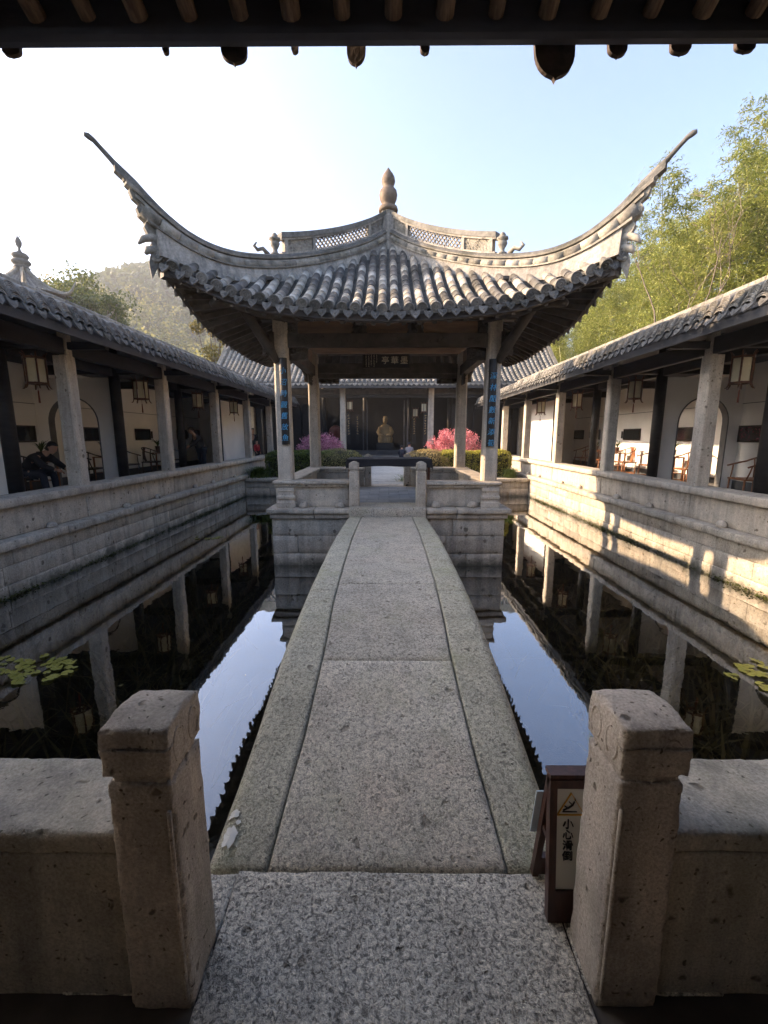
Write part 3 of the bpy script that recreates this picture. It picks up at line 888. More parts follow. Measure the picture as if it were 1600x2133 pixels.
# corner braces carved in openwork, at each column on both sides
for i, (x, y) in enumerate(COLS):
    sx = 1 if x < 0 else -1; sy = 1 if y < 8.5 else -1
    carved('corner_bracket', (x + sx*0.26, y, 2.86), 0.30, 0.19, 0.06, 70+i, n=10)
    Mx = Matrix.Translation((x, y + sy*0.30, 2.80)) @ Matrix.Rotation(R(90), 4, 'Z')
    carved('corner_bracket', Mx, 0.36, 0.22, 0.06, 80+i, n=10)
    # strut carrying the corner of the eave, facing outward
    ox = -sx
    g = G()
    g.tube([(x+ox*0.05, y-sy*0.10, 2.72), (x+ox*0.16, y-sy*0.2, 2.95), (x+ox*0.30, y-sy*0.34, 3.18), (x+ox*0.42, y-sy*0.46, 3.42)], [0.05, 0.085, 0.07, 0.09], 7)
    g.done('eave_strut', M_['eavewood'], pav, True)
    carved('strut_carving', (x+ox*0.16, y-sy*0.22, 2.98), 0.18, 0.34, 0.10, 90+i, n=9)
    # bracket cluster (stacked arms and blocks) over the column head
    g = G()
    for lv in range(4):
        z = 3.47 + lv*0.085; e = 0.20 + 0.11*lv
        g.bar((x-e, y, z), (x+e, y, z), 0.07, 0.055); g.bar((x, y-e, z+0.002), (x, y+e, z+0.002), 0.07, 0.055)
        g.bar((x-e*0.8, y-e*0.8, z+0.004), (x+e*0.8, y+e*0.8, z+0.004), 0.06, 0.05); g.bar((x-e*0.8, y+e*0.8, z+0.006), (x+e*0.8, y-e*0.8, z+0.006), 0.06, 0.05)
        for dx, dy in ((-e, 0), (e, 0), (0, -e), (0, e)):
            g.box(x+dx-0.045, x+dx+0.045, y+dy-0.045, y+dy+0.045, z+0.029, z+0.075)
    g.done('bracket_cluster', M_['eavewood'], pav)
for x in (-0.55, 0.57):
    for y in (7.1, 10.0):
        g = G()
        for lv in range(3):
            z = 3.49 + lv*0.085; e = 0.15 + 0.10*lv
            g.bar((x-e, y, z), (x+e, y, z), 0.06, 0.055); g.bar((x, y-e, z+0.002), (x, y+e, z+0.002), 0.06, 0.055)
        g.done('bracket_cluster', M_['eavewood'], pav)
# rear transom: lower beam with lattice fringe and the window strip above it
beam('tie_beam', (xl, 10.0, 2.90), (xr, 10.0, 2.90), 0.12, 0.09, M_['eavewood'])
for sx in (-1, 1):
    g = G()
    for j in range(9):
        x = CX + sx*(0.62 + j*0.1)
        g.bar((x, 9.93, 2.95), (x, 9.93, 3.16), 0.02, 0.03)
    g.bar((CX+sx*0.55, 9.93, 3.15), (CX+sx*1.5, 9.93, 3.15), 0.03, 0.03)
    g.done('transom_lattice', M_['eavewood'], pav)
for sx in (-1, 1):
    carved('corner_bracket', (CX + sx*1.30, 9.98, 2.80), 0.42, 0.12, 0.05, 120+sx, n=8)

# ---- roof geometry
Bf = interp([(0, 5.03), (0.37, 4.70), (1.02, 4.26), (1.675, 3.93), (2.267, 3.775), (2.575, 3.82), (2.85, 3.93), (2.97, 4.0)])
Tf = interp([(0, 5.30), (0.37, 4.965), (1.02, 4.525), (1.81, 4.16), (2.25, 4.075), (2.56, 4.15), (2.80, 4.335), (2.94, 4.50), (3.06, 4.62), (3.15, 4.70)])
Ze_ = interp([(0, 3.185), (0.59, 3.205), (1.1, 3.24), (1.59, 3.295), (2.08, 3.42), (2.42, 3.57), (2.60, 3.645), (2.77, 3.72), (2.9, 3.79)])
def Ze(x): return Ze_(abs(x))
def Ea(x): return 2.67 + 0.17*(abs(x)/2.85)**2
def surf(x, t):
    ax = abs(x); ah = ax + 0.05; ae = Ea(x)
    L = max(0.0, ae - ah)
    return lerp(ah, ae, t), lerp(Bf(ax) - 0.03, Ze(x), t) - 0.045*L*4*t*(1-t)
roof = G()
# deck under the tiles (closed shell per face)
def deck(k, dz, name, mat, inset=0.0):
    g = G(); P = []
    xs = [-2.86 + 5.72*i/40 for i in range(41)]
    for x in xs:
        row = []
        for j in range(9):
            a, z = surf(x, j/8)
            if abs(x) + 0.05 > Ea(x): a = min(a, Ea(x))
            row.append(pw(k, x, a - inset*(j/8), z + dz))
        P.append(row)
    g.grid(P)
    return g
rf = None
g = G()
for k in range(4):
    q = deck(k, -0.035, '', None); g.add(q.v, q.f)
rf = g.done('roof', M_['pan'], pav, True)
g = G()
for k in range(4):
    q = deck(k, -0.105, '', None); g.add(q.v, [f[::-1] for f in q.f])
g.done('soffit', M_['eavewood'], rf, True)
# barrel tile mesh: one shared piece, x across, y along (downhill is +y)
def barrel_mesh(L, r):
    v = []; f = []; n = 8
    for (y, rr) in ((0, r*0.94), (L*0.93, r), (L, r*0.97)):
        for k in range(n+1):
            t = math.pi*k/n
            v.append((rr*math.cos(t)*1.0, y, rr*math.sin(t)*1.05))
    for i in range(2):
        for k in range(n):
            f.append((i*(n+1)+k, i*(n+1)+k+1, (i+1)*(n+1)+k+1, (i+1)*(n+1)+k))
    f.append(tuple(range(2*(n+1), 3*(n+1))))
    f.append(tuple(range(n, -1, -1)))
    me = bpy.data.meshes.new('barrel_tile'); me.from_pydata(v, [], f)
    me.materials.append(M_['tile'])
    me.polygons.foreach_set('use_smooth', [True]*(len(f)-2) + [False]*2)
    return me, v, f
BL = 0.245
bar_me, bar_v, bar_f = barrel_mesh(1.0, 0.062)
def disc_mesh():
    g = G()
    g.lathe([(0.0, -0.02), (0.064, -0.02), (0.066, 0.0), (0.062, 0.012), (0.052, 0.013), (0.050, 0.005), (0.036, 0.005), (0.034, 0.011), (0.026, 0.011), (0.022, 0.004), (0.012, 0.006), (0.0, 0.012)], 14)
    for q in range(6):
        a = q*math.pi/3
        g.box(0.030*math.cos(a)-0.006, 0.030*math.cos(a)+0.006, 0.030*math.sin(a)-0.006, 0.030*math.sin(a)+0.006, 0.0, 0.012)
    me = bpy.data.meshes.new('round_end_tile'); me.from_pydata(g.v, [], g.f); me.materials.append(M_['endtile'])
    return me
def drip_mesh(w=0.118, h=0.135):
    """pointed drip tile: curved top, swooping to a point; in the x-z plane, facing +y"""
    prof = []
    for q in range(7):
        u = -1 + 2*q/6
        prof.append((u*w/2, -0.035*(1-u*u)))
    low = [(0.5*w, -h*0.28), (0.47*w, -h*0.48), (0.36*w, -h*0.66), (0.18*w, -h*0.82), (0.0, -h), (-0.18*w, -h*0.82), (-0.36*w, -h*0.66), (-0.47*w, -h*0.48), (-0.5*w, -h*0.28)]
    poly = [Vector((x, 0, z)) for x, z in prof + low]
    g = G(); g.prism(poly, (0, 0.022, 0))
    g.lathe([(0.0, 0.0), (0.018, 0.0), (0.012, 0.006), (0.0, 0.008)], 8)   # boss in relief
    n = len(poly)*2
    g.v = g.v[:n] + [(p[0], 0.022 + p[2], -0.075 + p[1]) for p in g.v[n:]]
    me = bpy.data.meshes.new('drip_tile'); me.from_pydata([tuple(p) for p in g.v], [], g.f); me.materials.append(M_['driptile'])
    return me
M_['driptile'] = tile_mat('drip_tile', [(0.0, (0.085, 0.083, 0.078)), (1.0, (0.17, 0.163, 0.15))], 0.45, 0.3)
disc_me, drip_me = disc_mesh(), drip_mesh()
def frame(xa, ya, za, o):
    M = Matrix((xa, ya, za)).transposed().to_4x4(); M.translation = o
    return M
SP = 0.17
wr = random.Random(77)
for k in range(4):
    front = (k == 0)
    gj = G()
    gpan = G(); gend = G()
    for i in range(-17, 17):
        x = (i + 0.5)*SP
        a0, z0 = surf(x, 0); a1, z1 = surf(x, 1)
        L = math.hypot(a1-a0, z1-z0)
        n = max(1, round(L/BL))
        jx = wr.uniform(-0.006, 0.006)
        for j in range(n):
            ta, tb = j/n, (j+1)/n + 0.012
            A = pw(k, x+jx, *surf(x, ta)); Bp = pw(k, x+jx, *surf(x, tb))
            d = (Bp - A); LL = d.length
            if LL < 0.03: continue
            d.normalize()
            side = (pw(k, 1, 0, 0) - pw(k, 0, 0, 0)).normalized()
            up = side.cross(d)
            if up.z < 0: up = -up; 
            sd = d.cross(up)
            M = frame(sd * wr.uniform(0.95, 1.03), d*LL, up, A + up*(-0.005 + wr.uniform(-0.004, 0.004)) )
            if front:
                put('barrel_tile', bar_me, None, rf, mw=M)
            else:
                gj.add([M @ Vector(p) for p in bar_v], bar_f)
        # end tile
        d = (pw(k, x, *surf(x, 1)) - pw(k, x, *surf(x, 0.9))).normalized() if a1 - a0 > 0.03 else (pw(k, 0, 1, 0) - pw(k, 0, 0, 0))
        side = (pw(k, 1, 0, 0) - pw(k, 0, 0, 0)).normalized()
        up = side.cross(d); up = up if up.z > 0 else -up
        M = frame(d.cross(up), up, d, pw(k, x+jx, a1, z1) + d*0.035 + up*0.012)
        M = M @ Matrix.Rotation(wr.uniform(0, 3), 4, 'Z') @ Matrix.Scale(1.12, 4)
        if front: put('round_end_tile', disc_me, None, rf, mw=M)
        else: gend.add([M @ v.co for v in disc_me.vertices], [tuple(p.vertices) for p in disc_me.polygons])
    for i in range(-17, 18):
        x = i*SP
        if abs(x) > 2.86: continue
        a0, z0 = surf(x, 0); a1, z1 = surf(x, 1)
        L = math.hypot(a1-a0, z1-z0)
        n = max(2, int(L/0.052))
        # overlapping pan tiles: saw-tooth strip, dished
        rows = []
        for j in range(n):
            for tt, dz in ((j/n, 0.0), ((j+1)/n, 0.020)):
                a, z = surf(x, tt)
                rows.append([pw(k, x-0.075, a, z+dz+0.012-0.02), pw(k, x-0.03, a, z+dz-0.006-0.02), pw(k, x+0.03, a, z+dz-0.006-0.02), pw(k, x+0.075, a, z+dz+0.012-0.02)])
        gpan.grid(rows)
        out = (pw(k, 0, 1, 0) - pw(k, 0, 0, 0)); side = (pw(k, 1, 0, 0) - pw(k, 0, 0, 0))
        tl = R(wr.uniform(10, 24))
        zax = Vector((0, 0, 1))*math.cos(tl) - out*math.sin(tl)*1
        yax = out*math.cos(tl) + Vector((0, 0, 1))*math.sin(tl)
        slope = (Ze(x+0.05) - Ze(x-0.05))/0.1
        side2 = (side + Vector((0, 0, slope))).normalized()
        M = frame(side2*wr.uniform(0.95, 1.08), yax, zax*wr.uniform(0.9, 1.1), pw(k, x + wr.uniform(-0.006, 0.006), a1 + 0.005, z1 - 0.008 + wr.uniform(-0.008, 0.004)))
        if front: put('drip_tile', drip_me, None, rf, mw=M)
        else: gend.add([M @ v.co for v in drip_me.vertices], [tuple(p.vertices) for p in drip_me.polygons])
    stuff(gpan.done('pan_tiles', M_['pan'], rf))
    if not front:
        stuff(gj.done('barrel_tiles', M_['tile'], rf, True))
        stuff(gend.done('eave_tiles', M_['endtile'], rf))
    # eave board
    rings = []
    for q in range(31):
        x = -2.84 + 5.68*q/30
        a, z = Ea(x) - 0.02, Ze(x)
        rings.append([pw(k, x, a, z-0.06), pw(k, x, a+0.012, z-0.14), pw(k, x, a-0.05, z-0.15), pw(k, x, a-0.06, z-0.07)])
    g = G(); g.sweep(rings); g.done('eave_board', M_['eavewood'], rf)
    # flying rafters, fanned towards the corners
    for q in range(27):
        x = -2.6 + 5.2*q/26
        xs0 = max(-1.45, min(1.45, x*0.80))
        zi = surf(min(abs(xs0), 1.3), 0.5)[1]
        A = pw(k, xs0, 1.40, 3.63 + 0.10*(abs(xs0)/1.45)**3)
        Bp = pw(k, x, Ea(x) - 0.06, Ze(x) - 0.145)
        g = G(); g.bar(A, Bp, 0.055, 0.07); g.done('rafter', M_['eavewood'], rf)
# ---- hip ridges
def dpt(sx, sy, a, w, z):
    l = Vector((-sy, sx, 0))/math.sqrt(2)
    return Vector((CX + sx*a, CY + sy*a, z)) + l*w
def band(sx, sy, a0, a1, f0, f1, w0, w1=None, n=40, rnd_top=False):
    w1 = w0 if w1 is None else w1
    rings = []
    for i in range(n+1):
        a = a0 + (a1-a0)*i/n
        B, T = Bf(a), Tf(a); H = T - B
        z0, z1 = B + f0(a)*H if callable(f0) else B + f0*H, B + (f1(a) if callable(f1) else f1)*H
        k = 1.0 if a < 2.75 else max(0.35, 1 - 0.65*(a-2.75)/0.4)
        jit = 0.003*noise.noise(Vector((a*9, sx, sy)))
        if rnd_top:
            ring = [dpt(sx,sy,a,-w0*k,z0), dpt(sx,sy,a,w0*k,z0), dpt(sx,sy,a,w1*k,lerp(z0,z1,0.6)), dpt(sx,sy,a,w1*0.55*k,z1+jit), dpt(sx,sy,a,-w1*0.55*k,z1+jit), dpt(sx,sy,a,-w1*k,lerp(z0,z1,0.6))]
        else:
            ring = [dpt(sx,sy,a,-w0*k,z0), dpt(sx,sy,a,w0*k,z0), dpt(sx,sy,a,w1*k,z1+jit), dpt(sx,sy,a,-w1*k,z1+jit)]
        rings.append(ring)
    g = G(); g.sweep(rings)
    return g
for sx, sy in ((-1, -1), (1, -1), (1, 1), (-1, 1)):
    hr = band(sx, sy, 0.0, 2.83, -0.42, 0.30, 0.15, 0.085).done('hip_ridge', M_['ridge_plaster'], pav)
    band(sx, sy, 0.0, 2.90, 0.27, 0.335, 0.115).done('fillet', M_['ridge'], hr)
    band(sx, sy, 0.0, 2.93, 0.335, 0.60, 0.055).done('core', M_['ridge_plaster'], hr)
    band(sx, sy, 0.0, 2.97, 0.60, 0.66, 0.095).done('fillet', M_['ridge'], hr)
    band(sx, sy, 0.0, 3.00, 0.655, 0.72, 0.05).done('core', M_['ridge_plaster'], hr)
    band(sx, sy, 0.0, 3.03, 0.72, 0.80, 0.10, 0.105).done('moulding', M_['ridge'], hr)
    band(sx, sy, 0.0, 3.10, 0.795, 1.0, 0.088, 0.08, rnd_top=True).done('coping', M_['endtile'], hr)
    # rolls of half-round tiles let into both flanks of the ridge
    for side in (-1, 1):
        a = 0.10
        gj = G()
        while a < 2.88:
            b = min(2.93, a + 0.150)
            zz = lambda q: Bf(q) + 0.465*(Tf(q)-Bf(q))
            kk = lambda q: 1.0 if q < 2.75 else max(0.35, 1-0.65*(q-2.75)/0.4)
            A = dpt(sx, sy, a, side*0.045*kk(a), zz(a)); Bp = dpt(sx, sy, b-0.004, side*0.045*kk(b), zz(b))
            g = G(); r = 0.062*min(1.25, (Tf(a)-Bf(a))/0.27); g.tube([A, Bp], [r*wr.uniform(0.95, 1.03), r], 10)
            if sy < 0 and side == -sx:
                g.done('ridge_tile', M_['ridge'], hr, True)
            else:
                gj.add(g.v, g.f)
            a = b
        if gj.v: stuff(gj.done('ridge_tiles', M_['ridge'], hr, True))
    # stepped scroll ends under the wing and the slender iron tip
    g = G()
    outl = [(2.78, 3.76), (2.85, 3.80), (2.875, 3.87), (2.85, 3.93), (2.895, 3.97), (2.92, 4.04), (2.90, 4.10), (2.945, 4.14), (2.965, 4.22), (2.945, 4.27), (2.99, 4.31), (3.01, 4.38), (2.995, 4.43), (3.04, 4.47), (3.065, 4.54), (3.05, 4.60), (2.97, 4.52), (2.86, 4.28), (2.76, 3.98)]
    g.prism([dpt(sx,sy,a_,-0.034,z_) for a_, z_ in outl], dpt(sx,sy,0,0.068,0) - dpt(sx,sy,0,0,0))
    g.done('wing_scroll', M_['ridge'], hr)
    g = G()
    g.tube([dpt(sx,sy,a,0,z) for a, z in ((2.98, 4.47), (3.06, 4.58), (3.13, 4.665), (3.19, 4.735), (3.225, 4.775), (3.26, 4.795), (3.285, 4.797))], [0.040, 0.034, 0.028, 0.025, 0.027, 0.032, 0.020], 8)
    g.done('wing_tip', M_['pan'], hr, True)
    # beast-head corner tile with a curling lip, and the hanging end plate
    g = G()
    pts = [dpt(sx,sy,2.72,0,3.86), dpt(sx,sy,2.80,0,3.93), dpt(sx,sy,2.87,0,3.95), dpt(sx,sy,2.93,0,3.91), dpt(sx,sy,2.97,0,3.84)]
    g.tube(pts, [0.07, 0.06, 0.05, 0.04, 0.012], 8)
    pts = [dpt(sx,sy,2.74,0,3.80), dpt(sx,sy,2.84,0,3.82), dpt(sx,sy,2.90,0,3.80), dpt(sx,sy,2.92,0,3.75)]
    g.tube(pts, [0.07, 0.06, 0.045, 0.02], 8)
    g.tube([dpt(sx,sy,2.72,0,3.74), dpt(sx,sy,2.83,0,3.72), dpt(sx,sy,2.87,0,3.69)], [0.06, 0.05, 0.03], 8)
    g.done('corner_beast', M_['ridge'], hr, True)
    g = G(); g.prism([dpt(sx,sy,2.80,-0.012,3.72), dpt(sx,sy,2.885,-0.012,3.74), dpt(sx,sy,2.90,-0.012,3.66), dpt(sx,sy,2.885,-0.012,3.47)], dpt(sx,sy,0,0.012,0)-dpt(sx,sy,0,-0.012,0))
    g.done('hanging_plate', M_['endtile'], hr)
    # corner beams under the eave
    g = G(); g.bar(dpt(sx,sy,1.35,0,3.50), dpt(sx,sy,2.80,0,3.60), 0.13, 0.15); g.done('corner_beam', M_['eavewood'], rf)
    g = G(); g.tube([dpt(sx,sy,1.35,0,3.38), dpt(sx,sy,1.9,0,3.38), dpt(sx,sy,2.15,0,3.42), dpt(sx,sy,2.30,0,3.40), dpt(sx,sy,2.38,0,3.33)], [0.07, 0.085, 0.08, 0.085, 0.04], 8)
    g.tube([dpt(sx,sy,2.2,0,3.45), dpt(sx,sy,2.33,0,3.50), dpt(sx,sy,2.42,0,3.47)], [0.04, 0.035, 0.015], 7)
    g.done('carved_beam_end', M_['eavewood'], rf, True)
    # pierced fence on the upper half of the ridge
    def fz(a, u): return Tf(a) - 0.02 + u*0.27
    fence = G()
    def strip(a0, a1, u0, u1, w, G_):
        rings = []
        n = max(2, int((a1-a0)/0.08))
        for i in range(n+1):
            a = a0 + (a1-a0)*i/n
            rings.append([dpt(sx,sy,a,-w,fz(a,u0)), dpt(sx,sy,a,w,fz(a,u0)), dpt(sx,sy,a,w,fz(a,u1)), dpt(sx,sy,a,-w,fz(a,u1))])
        G_.sweep(rings)
    strip(0.02, 1.60, 0.0, 0.16, 0.05, fence)
    strip(0.02, 1.60, 0.78, 0.88, 0.045, fence)
    for a in (0.10, 0.345, 1.18, 1.54):
        strip(a-0.018, a+0.018, 0.15, 0.80, 0.042, fence)
    fo = fence.done('ridge_fence', M_['ridge_plaster'], pav)
    g = G(); strip(0.0, 1.60, 0.88, 1.16, 0.06, g); g.done('fence_coping', M_['endtile'], fo)
    for n_, (a0, a1) in enumerate(((0.118, 0.327), (1.198, 1.522))):
        P = []
        nn = 18
        for i in range(nn+1):
            a = a0 + (a1-a0)*i/nn
            P.append([dpt(sx,sy,a,0,fz(a,0.16 + 0.62*j/8)) for j in range(9)])
        g = G()
        l = Vector((-sy, sx, 0))/math.sqrt(2)
        for sd in (-1, 1):
            Q = [[p + l*sd*(0.012 + 0.020*max(0, noise.noise(Vector((i*0.9, j*0.9, sx*3+n_*7+sy))))*1.6) for j, p in enumerate(row)] for i, row in enumerate(P)]
            g.grid(Q if sd > 0 else [r[::-1] for r in Q])
        g.done('carved_panel', M_['ridge'], fo)
    g = G()
    nX = 15
    for i in range(nX):
        a0 = 0.363 + (1.162-0.363)*i/nX; a1 = 0.363 + (1.162-0.363)*(i+1)/nX
        for u0, u1 in ((0.16, 0.47), (0.47, 0.78)):
            g.bar(dpt(sx,sy,a0,0,fz(a0,u0)), dpt(sx,sy,a1,0,fz(a1,u1)), 0.030, 0.013)
            g.bar(dpt(sx,sy,a0,0.001,fz(a0,u1)), dpt(sx,sy,a1,0.001,fz(a1,u0)), 0.030, 0.013)
    g.done('lattice', M_['ridge_plaster'], fo)
    # end ornament: plinth, vase and a curl
    g = G()
    c = dpt(sx, sy, 1.66, 0, Tf(1.66)-0.02)
    g.lathe([(0.0, 0), (0.075, 0), (0.075, 0.03), (0.04, 0.05), (0.035, 0.09), (0.06, 0.13), (0.075, 0.17), (0.05, 0.20), (0.085, 0.215), (0.085, 0.24), (0.04, 0.25), (0.045, 0.28), (0.02, 0.31), (0, 0.315)], 8, c)
    g.tube([dpt(sx,sy,1.74,0,Tf(1.74)), dpt(sx,sy,1.80,0,Tf(1.80)+0.08), dpt(sx,sy,1.86,0,Tf(1.86)+0.06), dpt(sx,sy,1.90,0,Tf(1.9)+0.11), dpt(sx,sy,1.87,0,Tf(1.87)+0.16)], [0.035, 0.03, 0.028, 0.024, 0.01], 7)
    g.done('ridge_ornament', M_['ridge'], fo, True)
# apex pillar and gourd finial
g = G()
g.lathe([(0.17, 4.95), (0.17, 5.42), (0.13, 5.46), (0.145, 5.52), (0.12, 5.56)], 8, (CX, CY, 0))
g.done('apex_pillar', M_['ridge_plaster'], rf)
g = G()
g.lathe([(0.0, 5.53), (0.165, 5.53), (0.175, 5.57), (0.165, 5.61), (0.09, 5.625), (0.115, 5.67), (0.15, 5.74), (0.162, 5.81), (0.150, 5.87), (0.105, 5.925), (0.088, 5.94), (0.108, 5.975), (0.122, 6.03), (0.112, 6.09), (0.080, 6.15), (0.040, 6.20), (0.014, 6.24), (0.0, 6.255)], 24, (CX, CY, 0))
M_['clay'] = plain_mat('brown_clay', (0.155, 0.115, 0.082), 0.75, 0.3, 8, 0.4)
g.done('gourd_finial', M_['clay'], rf, True)

# ================================================================== CORRIDORS (left and right)
BAYS = [4.2, 7.27, 10.32, 13.39, 16.46, 19.53, 22.55]
def arch_wall(name, s, y, xa, xb, z0, z1, arc_c, arc_r, spring, mat, par, thick=0.16):
    """cross wall with a round-headed doorway (x measured outward from the court)"""
    def poly_pts():
        pts = []
        for i in range(17):
            t = math.pi*i/16
            pts.append((arc_c - arc_r*math.cos(t), spring + arc_r*math.sin(t)))
        return pts
    arc = poly_pts()
    g = G()
    v = []; f = []
    for dy in (0, thick):
        for (x, z) in [(xa, z0), (arc_c-arc_r, z0)] + arc + [(arc_c+arc_r, z0), (xb, z0)]:
            v.append((s*x, y+dy, z))
        for (x, z) in [(xa, z1)] + [(max(xa, min(xb, x)), z1) for x, z in [(arc_c-arc_r, z0)] + arc + [(arc_c+arc_r, z0)]] + [(xb, z1)]:
            v.append((s*x, y+dy, z))
    n = len(arc) + 4
    for dy in (0, 1):
        o_ = dy*2*n
        for i in range(n-1):
            if i in (0, n-2) or True:
                f.append((o_+i, o_+i+1, o_+n+i+1, o_+n+i))
    for i in range(n-1):
        f.append((i, i+1, 2*n+i+1, 2*n+i)); f.append((n+i, n+i+1, 3*n+i+1, 3*n+i))
    f.append((0, n, 3*n, 2*n)); f.append((n-1, 2*n-1, 4*n-1, 3*n-1))
    # bottom quads that would close the doorway are degenerate there: harmless
    o = mk(name, v, f, mat, par)
    # grey reveal of the doorway
    g = G()
    pts = [(arc_c-arc_r, z0)] + arc + [(arc_c+arc_r, z0)]
    rings = []
    for i, (x, z) in enumerate(pts):
        dx, dz = x-arc_c, max(0, z-spring)
        L = math.hypot(dx, dz); ux, uz = dx/L, dz/L
        rings.append([(s*(x-ux*0.004), y-0.006, z-uz*0.004), (s*(x-ux*0.03), y-0.006, z-uz*0.03), (s*(x-ux*0.03), y+thick+0.006, z-uz*0.03), (s*(x-ux*0.004), y+thick+0.006, z-uz*0.004)])
    g.sweep(rings); g.done('door_reveal', M_['reveal'], o)
    return o
M_['reveal'] = plain_mat('grey_door_reveal', (0.13, 0.128, 0.125), 0.8, 0.1, 3, 0.1)
# one course of corridor tiling, eave to ridge: overlapping convex tiles; local x = up-slope run, y across
RUN, RISE = 1.93, 0.84
def course_mesh():
    g = G(); n = 6; w = 0.082
    L = math.hypot(RUN, RISE); steps = 15
    ux, uz = RUN/L, RISE/L
    rng = random.Random(5)
    def arc(d, lift, hw, hh):
        return [(ux*d - uz*lift*0, hw*math.cos(math.pi*k/n), uz*d + lift + hh*math.sin(math.pi*k/n)) for k in range(n+1)]
    rows = []
    for j in range(steps):
        d0 = L*j/steps; d1 = L*(j+1)/steps
        rows.append(arc(d0, 0.030, w, 0.055)); rows.append(arc(d1, 0.008, w*0.95, 0.052))
    g.grid(rows)
    # the pile of tiles that shows at the eave
    for q in range(8):
        d0 = -0.012 + 0.012*q + rng.uniform(-0.006, 0.006)
        lift = -0.004 + 0.0205*q
        jy = rng.uniform(-0.006, 0.006)
        A = arc(d0, lift, w*1.02, 0.05); Bq = arc(d0+0.17, lift, w*1.02, 0.05)
        C = [(x, y, z-0.013) for x, y, z in A]
        A = [(x, y+jy, z) for x, y, z in A]; C = [(x, y+jy, z) for x, y, z in C]
        g.grid([C, A, Bq])
    me = bpy.data.meshes.new('tile_course'); me.from_pydata(g.v, [], g.f); me.materials.append(M_['cortile'])
    return me
course_me = course_mesh()
cdrip_me = drip_mesh(0.15, 0.135)
EX, EZ = 4.40, 3.19           # eave line of the corridors
def corridor(s, label, cat='corridor'):
    t = thing('corridor', label, cat, (s*6.7, 13, 0.3), 'corridors flanking the pond')
    def bb(nm, xa, xb, y0, y1, z0, z1, mat, par=t, bev=0.0):
        x0, x1 = sorted((s*xa, s*xb))
        return bevel_box(nm, x0, x1, y0, y1, z0, z1, mat, par, bev)
    wr = random.Random(31+s)
    Y0, Y1 = 1.6, 21.9
    bb('floor', 5.26, 8.3, Y0, 22.5, -0.4, 0.28, M_['corfloor'])
    wl = bb('back_wall', 8.30, 8.48, Y0, 20.5, 0.25, 3.35, M_['white'])
    bb('skirting', 8.285, 8.30, Y0, 20.5, 0.285, 0.55, M_['skirt'], wl)
    bb('wire', 8.285, 8.292, 7.6, 19.5, 2.33, 2.342, M_['skirt'], wl)
    # cross walls with round-headed doors at two bays, flat screen wall beyond
    for y in (7.35, 10.40):
        arch_wall('cross_wall', s, y, 6.42, 8.30, 0.28, 2.93, 7.42, 0.60, 1.90, M_['white'], t)
    bb('cross_wall', 6.42, 8.30, 19.40, 19.54, 0.28, 3.0, M_['white'])
    bb('screen_wall', 6.30, 6.42, 16.66, 19.35, 0.45, 2.92, M_['white'])
    bb('screen_sill', 6.28, 6.44, 16.66, 19.35, 0.285, 0.448, M_['skirt'])
    for y in BAYS:
        # stone columns rise from the parapet; the upper shaft is notched to take the beams
        chamf_col('column', s*5.22, y, 0.235, 0.774, 2.86, M_['stone'], t, 0.022, taper=0.97)
        chamf_col('column_neck', s*5.18, y, 0.135, 2.86, 3.36, M_['stone'], t, 0.012, taper=1.0)
        g = G(); g.tube([(s*6.30, y, 0.28), (s*6.30, y, 3.55)], 0.115, 14); g.done('timber_post', M_['darkwood'], t, True)
        bb('cross_beam', 5.27, 8.29, y-0.07, y+0.07, 2.985, 3.19, M_['darkwood'], bev=0.01)
        bb('eave_arm', 4.50, 5.12, y-0.05, y+0.05, 2.96, 3.07, M_['darkwood'])
    for y0, y1 in zip(BAYS[:-1], BAYS[1:]):
        bb('eave_beam', 5.14, 5.26, y0+0.07, y1-0.07, 2.875, 3.13, M_['darkwood'], bev=0.012)
        bb('inner_beam', 6.24, 6.36, y0+0.12, y1-0.12, 2.93, 3.22, M_['darkwood'], bev=0.012)
        bb('purlin', 5.13, 5.27, y0, y1, 3.30, 3.42, M_['darkwood'])
    bb('eave_beam', 5.14, 5.26, Y0, 4.13, 2.875, 3.13, M_['darkwood'])
    # roof: boarded deck on both slopes
    g = G()
    e1 = 0.035
    prof = [(EX+0.03, EZ-0.01), (6.33, EZ+RISE-0.01), (8.75, 3.12), (8.75, 3.04), (6.33, EZ+RISE-0.11), (EX+0.03, EZ-0.07)]
    g.sweep([[(s*x, y, z) for x, z in prof] for y in (Y0, Y1)])
    roof_ = g.done('roof', M_['fascia'], t)
    bb('fascia', EX+0.05, EX+0.085, Y0, Y1, EZ-0.20, EZ-0.06, M_['fascia'], roof_, 0.005)
    # round rafters under the eave
    y = Y0 + 0.1
    gj = G()
    while y < Y1:
        gj.tube([(s*(EX+0.09), y, EZ-0.09), (s*6.25, y, EZ+RISE-0.17)], 0.035, 6)
        y += 0.24
    stuff(gj.done('rafters', M_['darkwood'], roof_, True))
    # tile courses and drip tiles, one object each
    y = 2.0; i = 0
    Mx = Matrix.Identity(4)
    while y < Y1:
        jz = 0.006*noise.noise(Vector((y*1.3, s, 0))) + wr.uniform(-0.004, 0.004)
        M = Matrix(((s, 0, 0, s*(EX - 0.01 + wr.uniform(-0.012, 0.012))), (0, wr.uniform(0.95, 1.05), wr.uniform(-0.02, 0.02), y), (0, wr.uniform(-0.03, 0.03), 1, EZ + 0.0 + jz), (0, 0, 0, 1)))
        put('tile_course', course_me, None, roof_, mw=M)
        yd = y + 0.108
        tl = R(wr.uniform(14, 34)); tw = wr.uniform(-0.15, 0.15)
        out = Vector((-s, 0, 0))
        zax = Vector((0, 0, 1))*math.cos(tl) - out*math.sin(tl)
        yax = out*math.cos(tl) + Vector((0, 0, 1))*math.sin(tl)
        xax = yax.cross(zax)
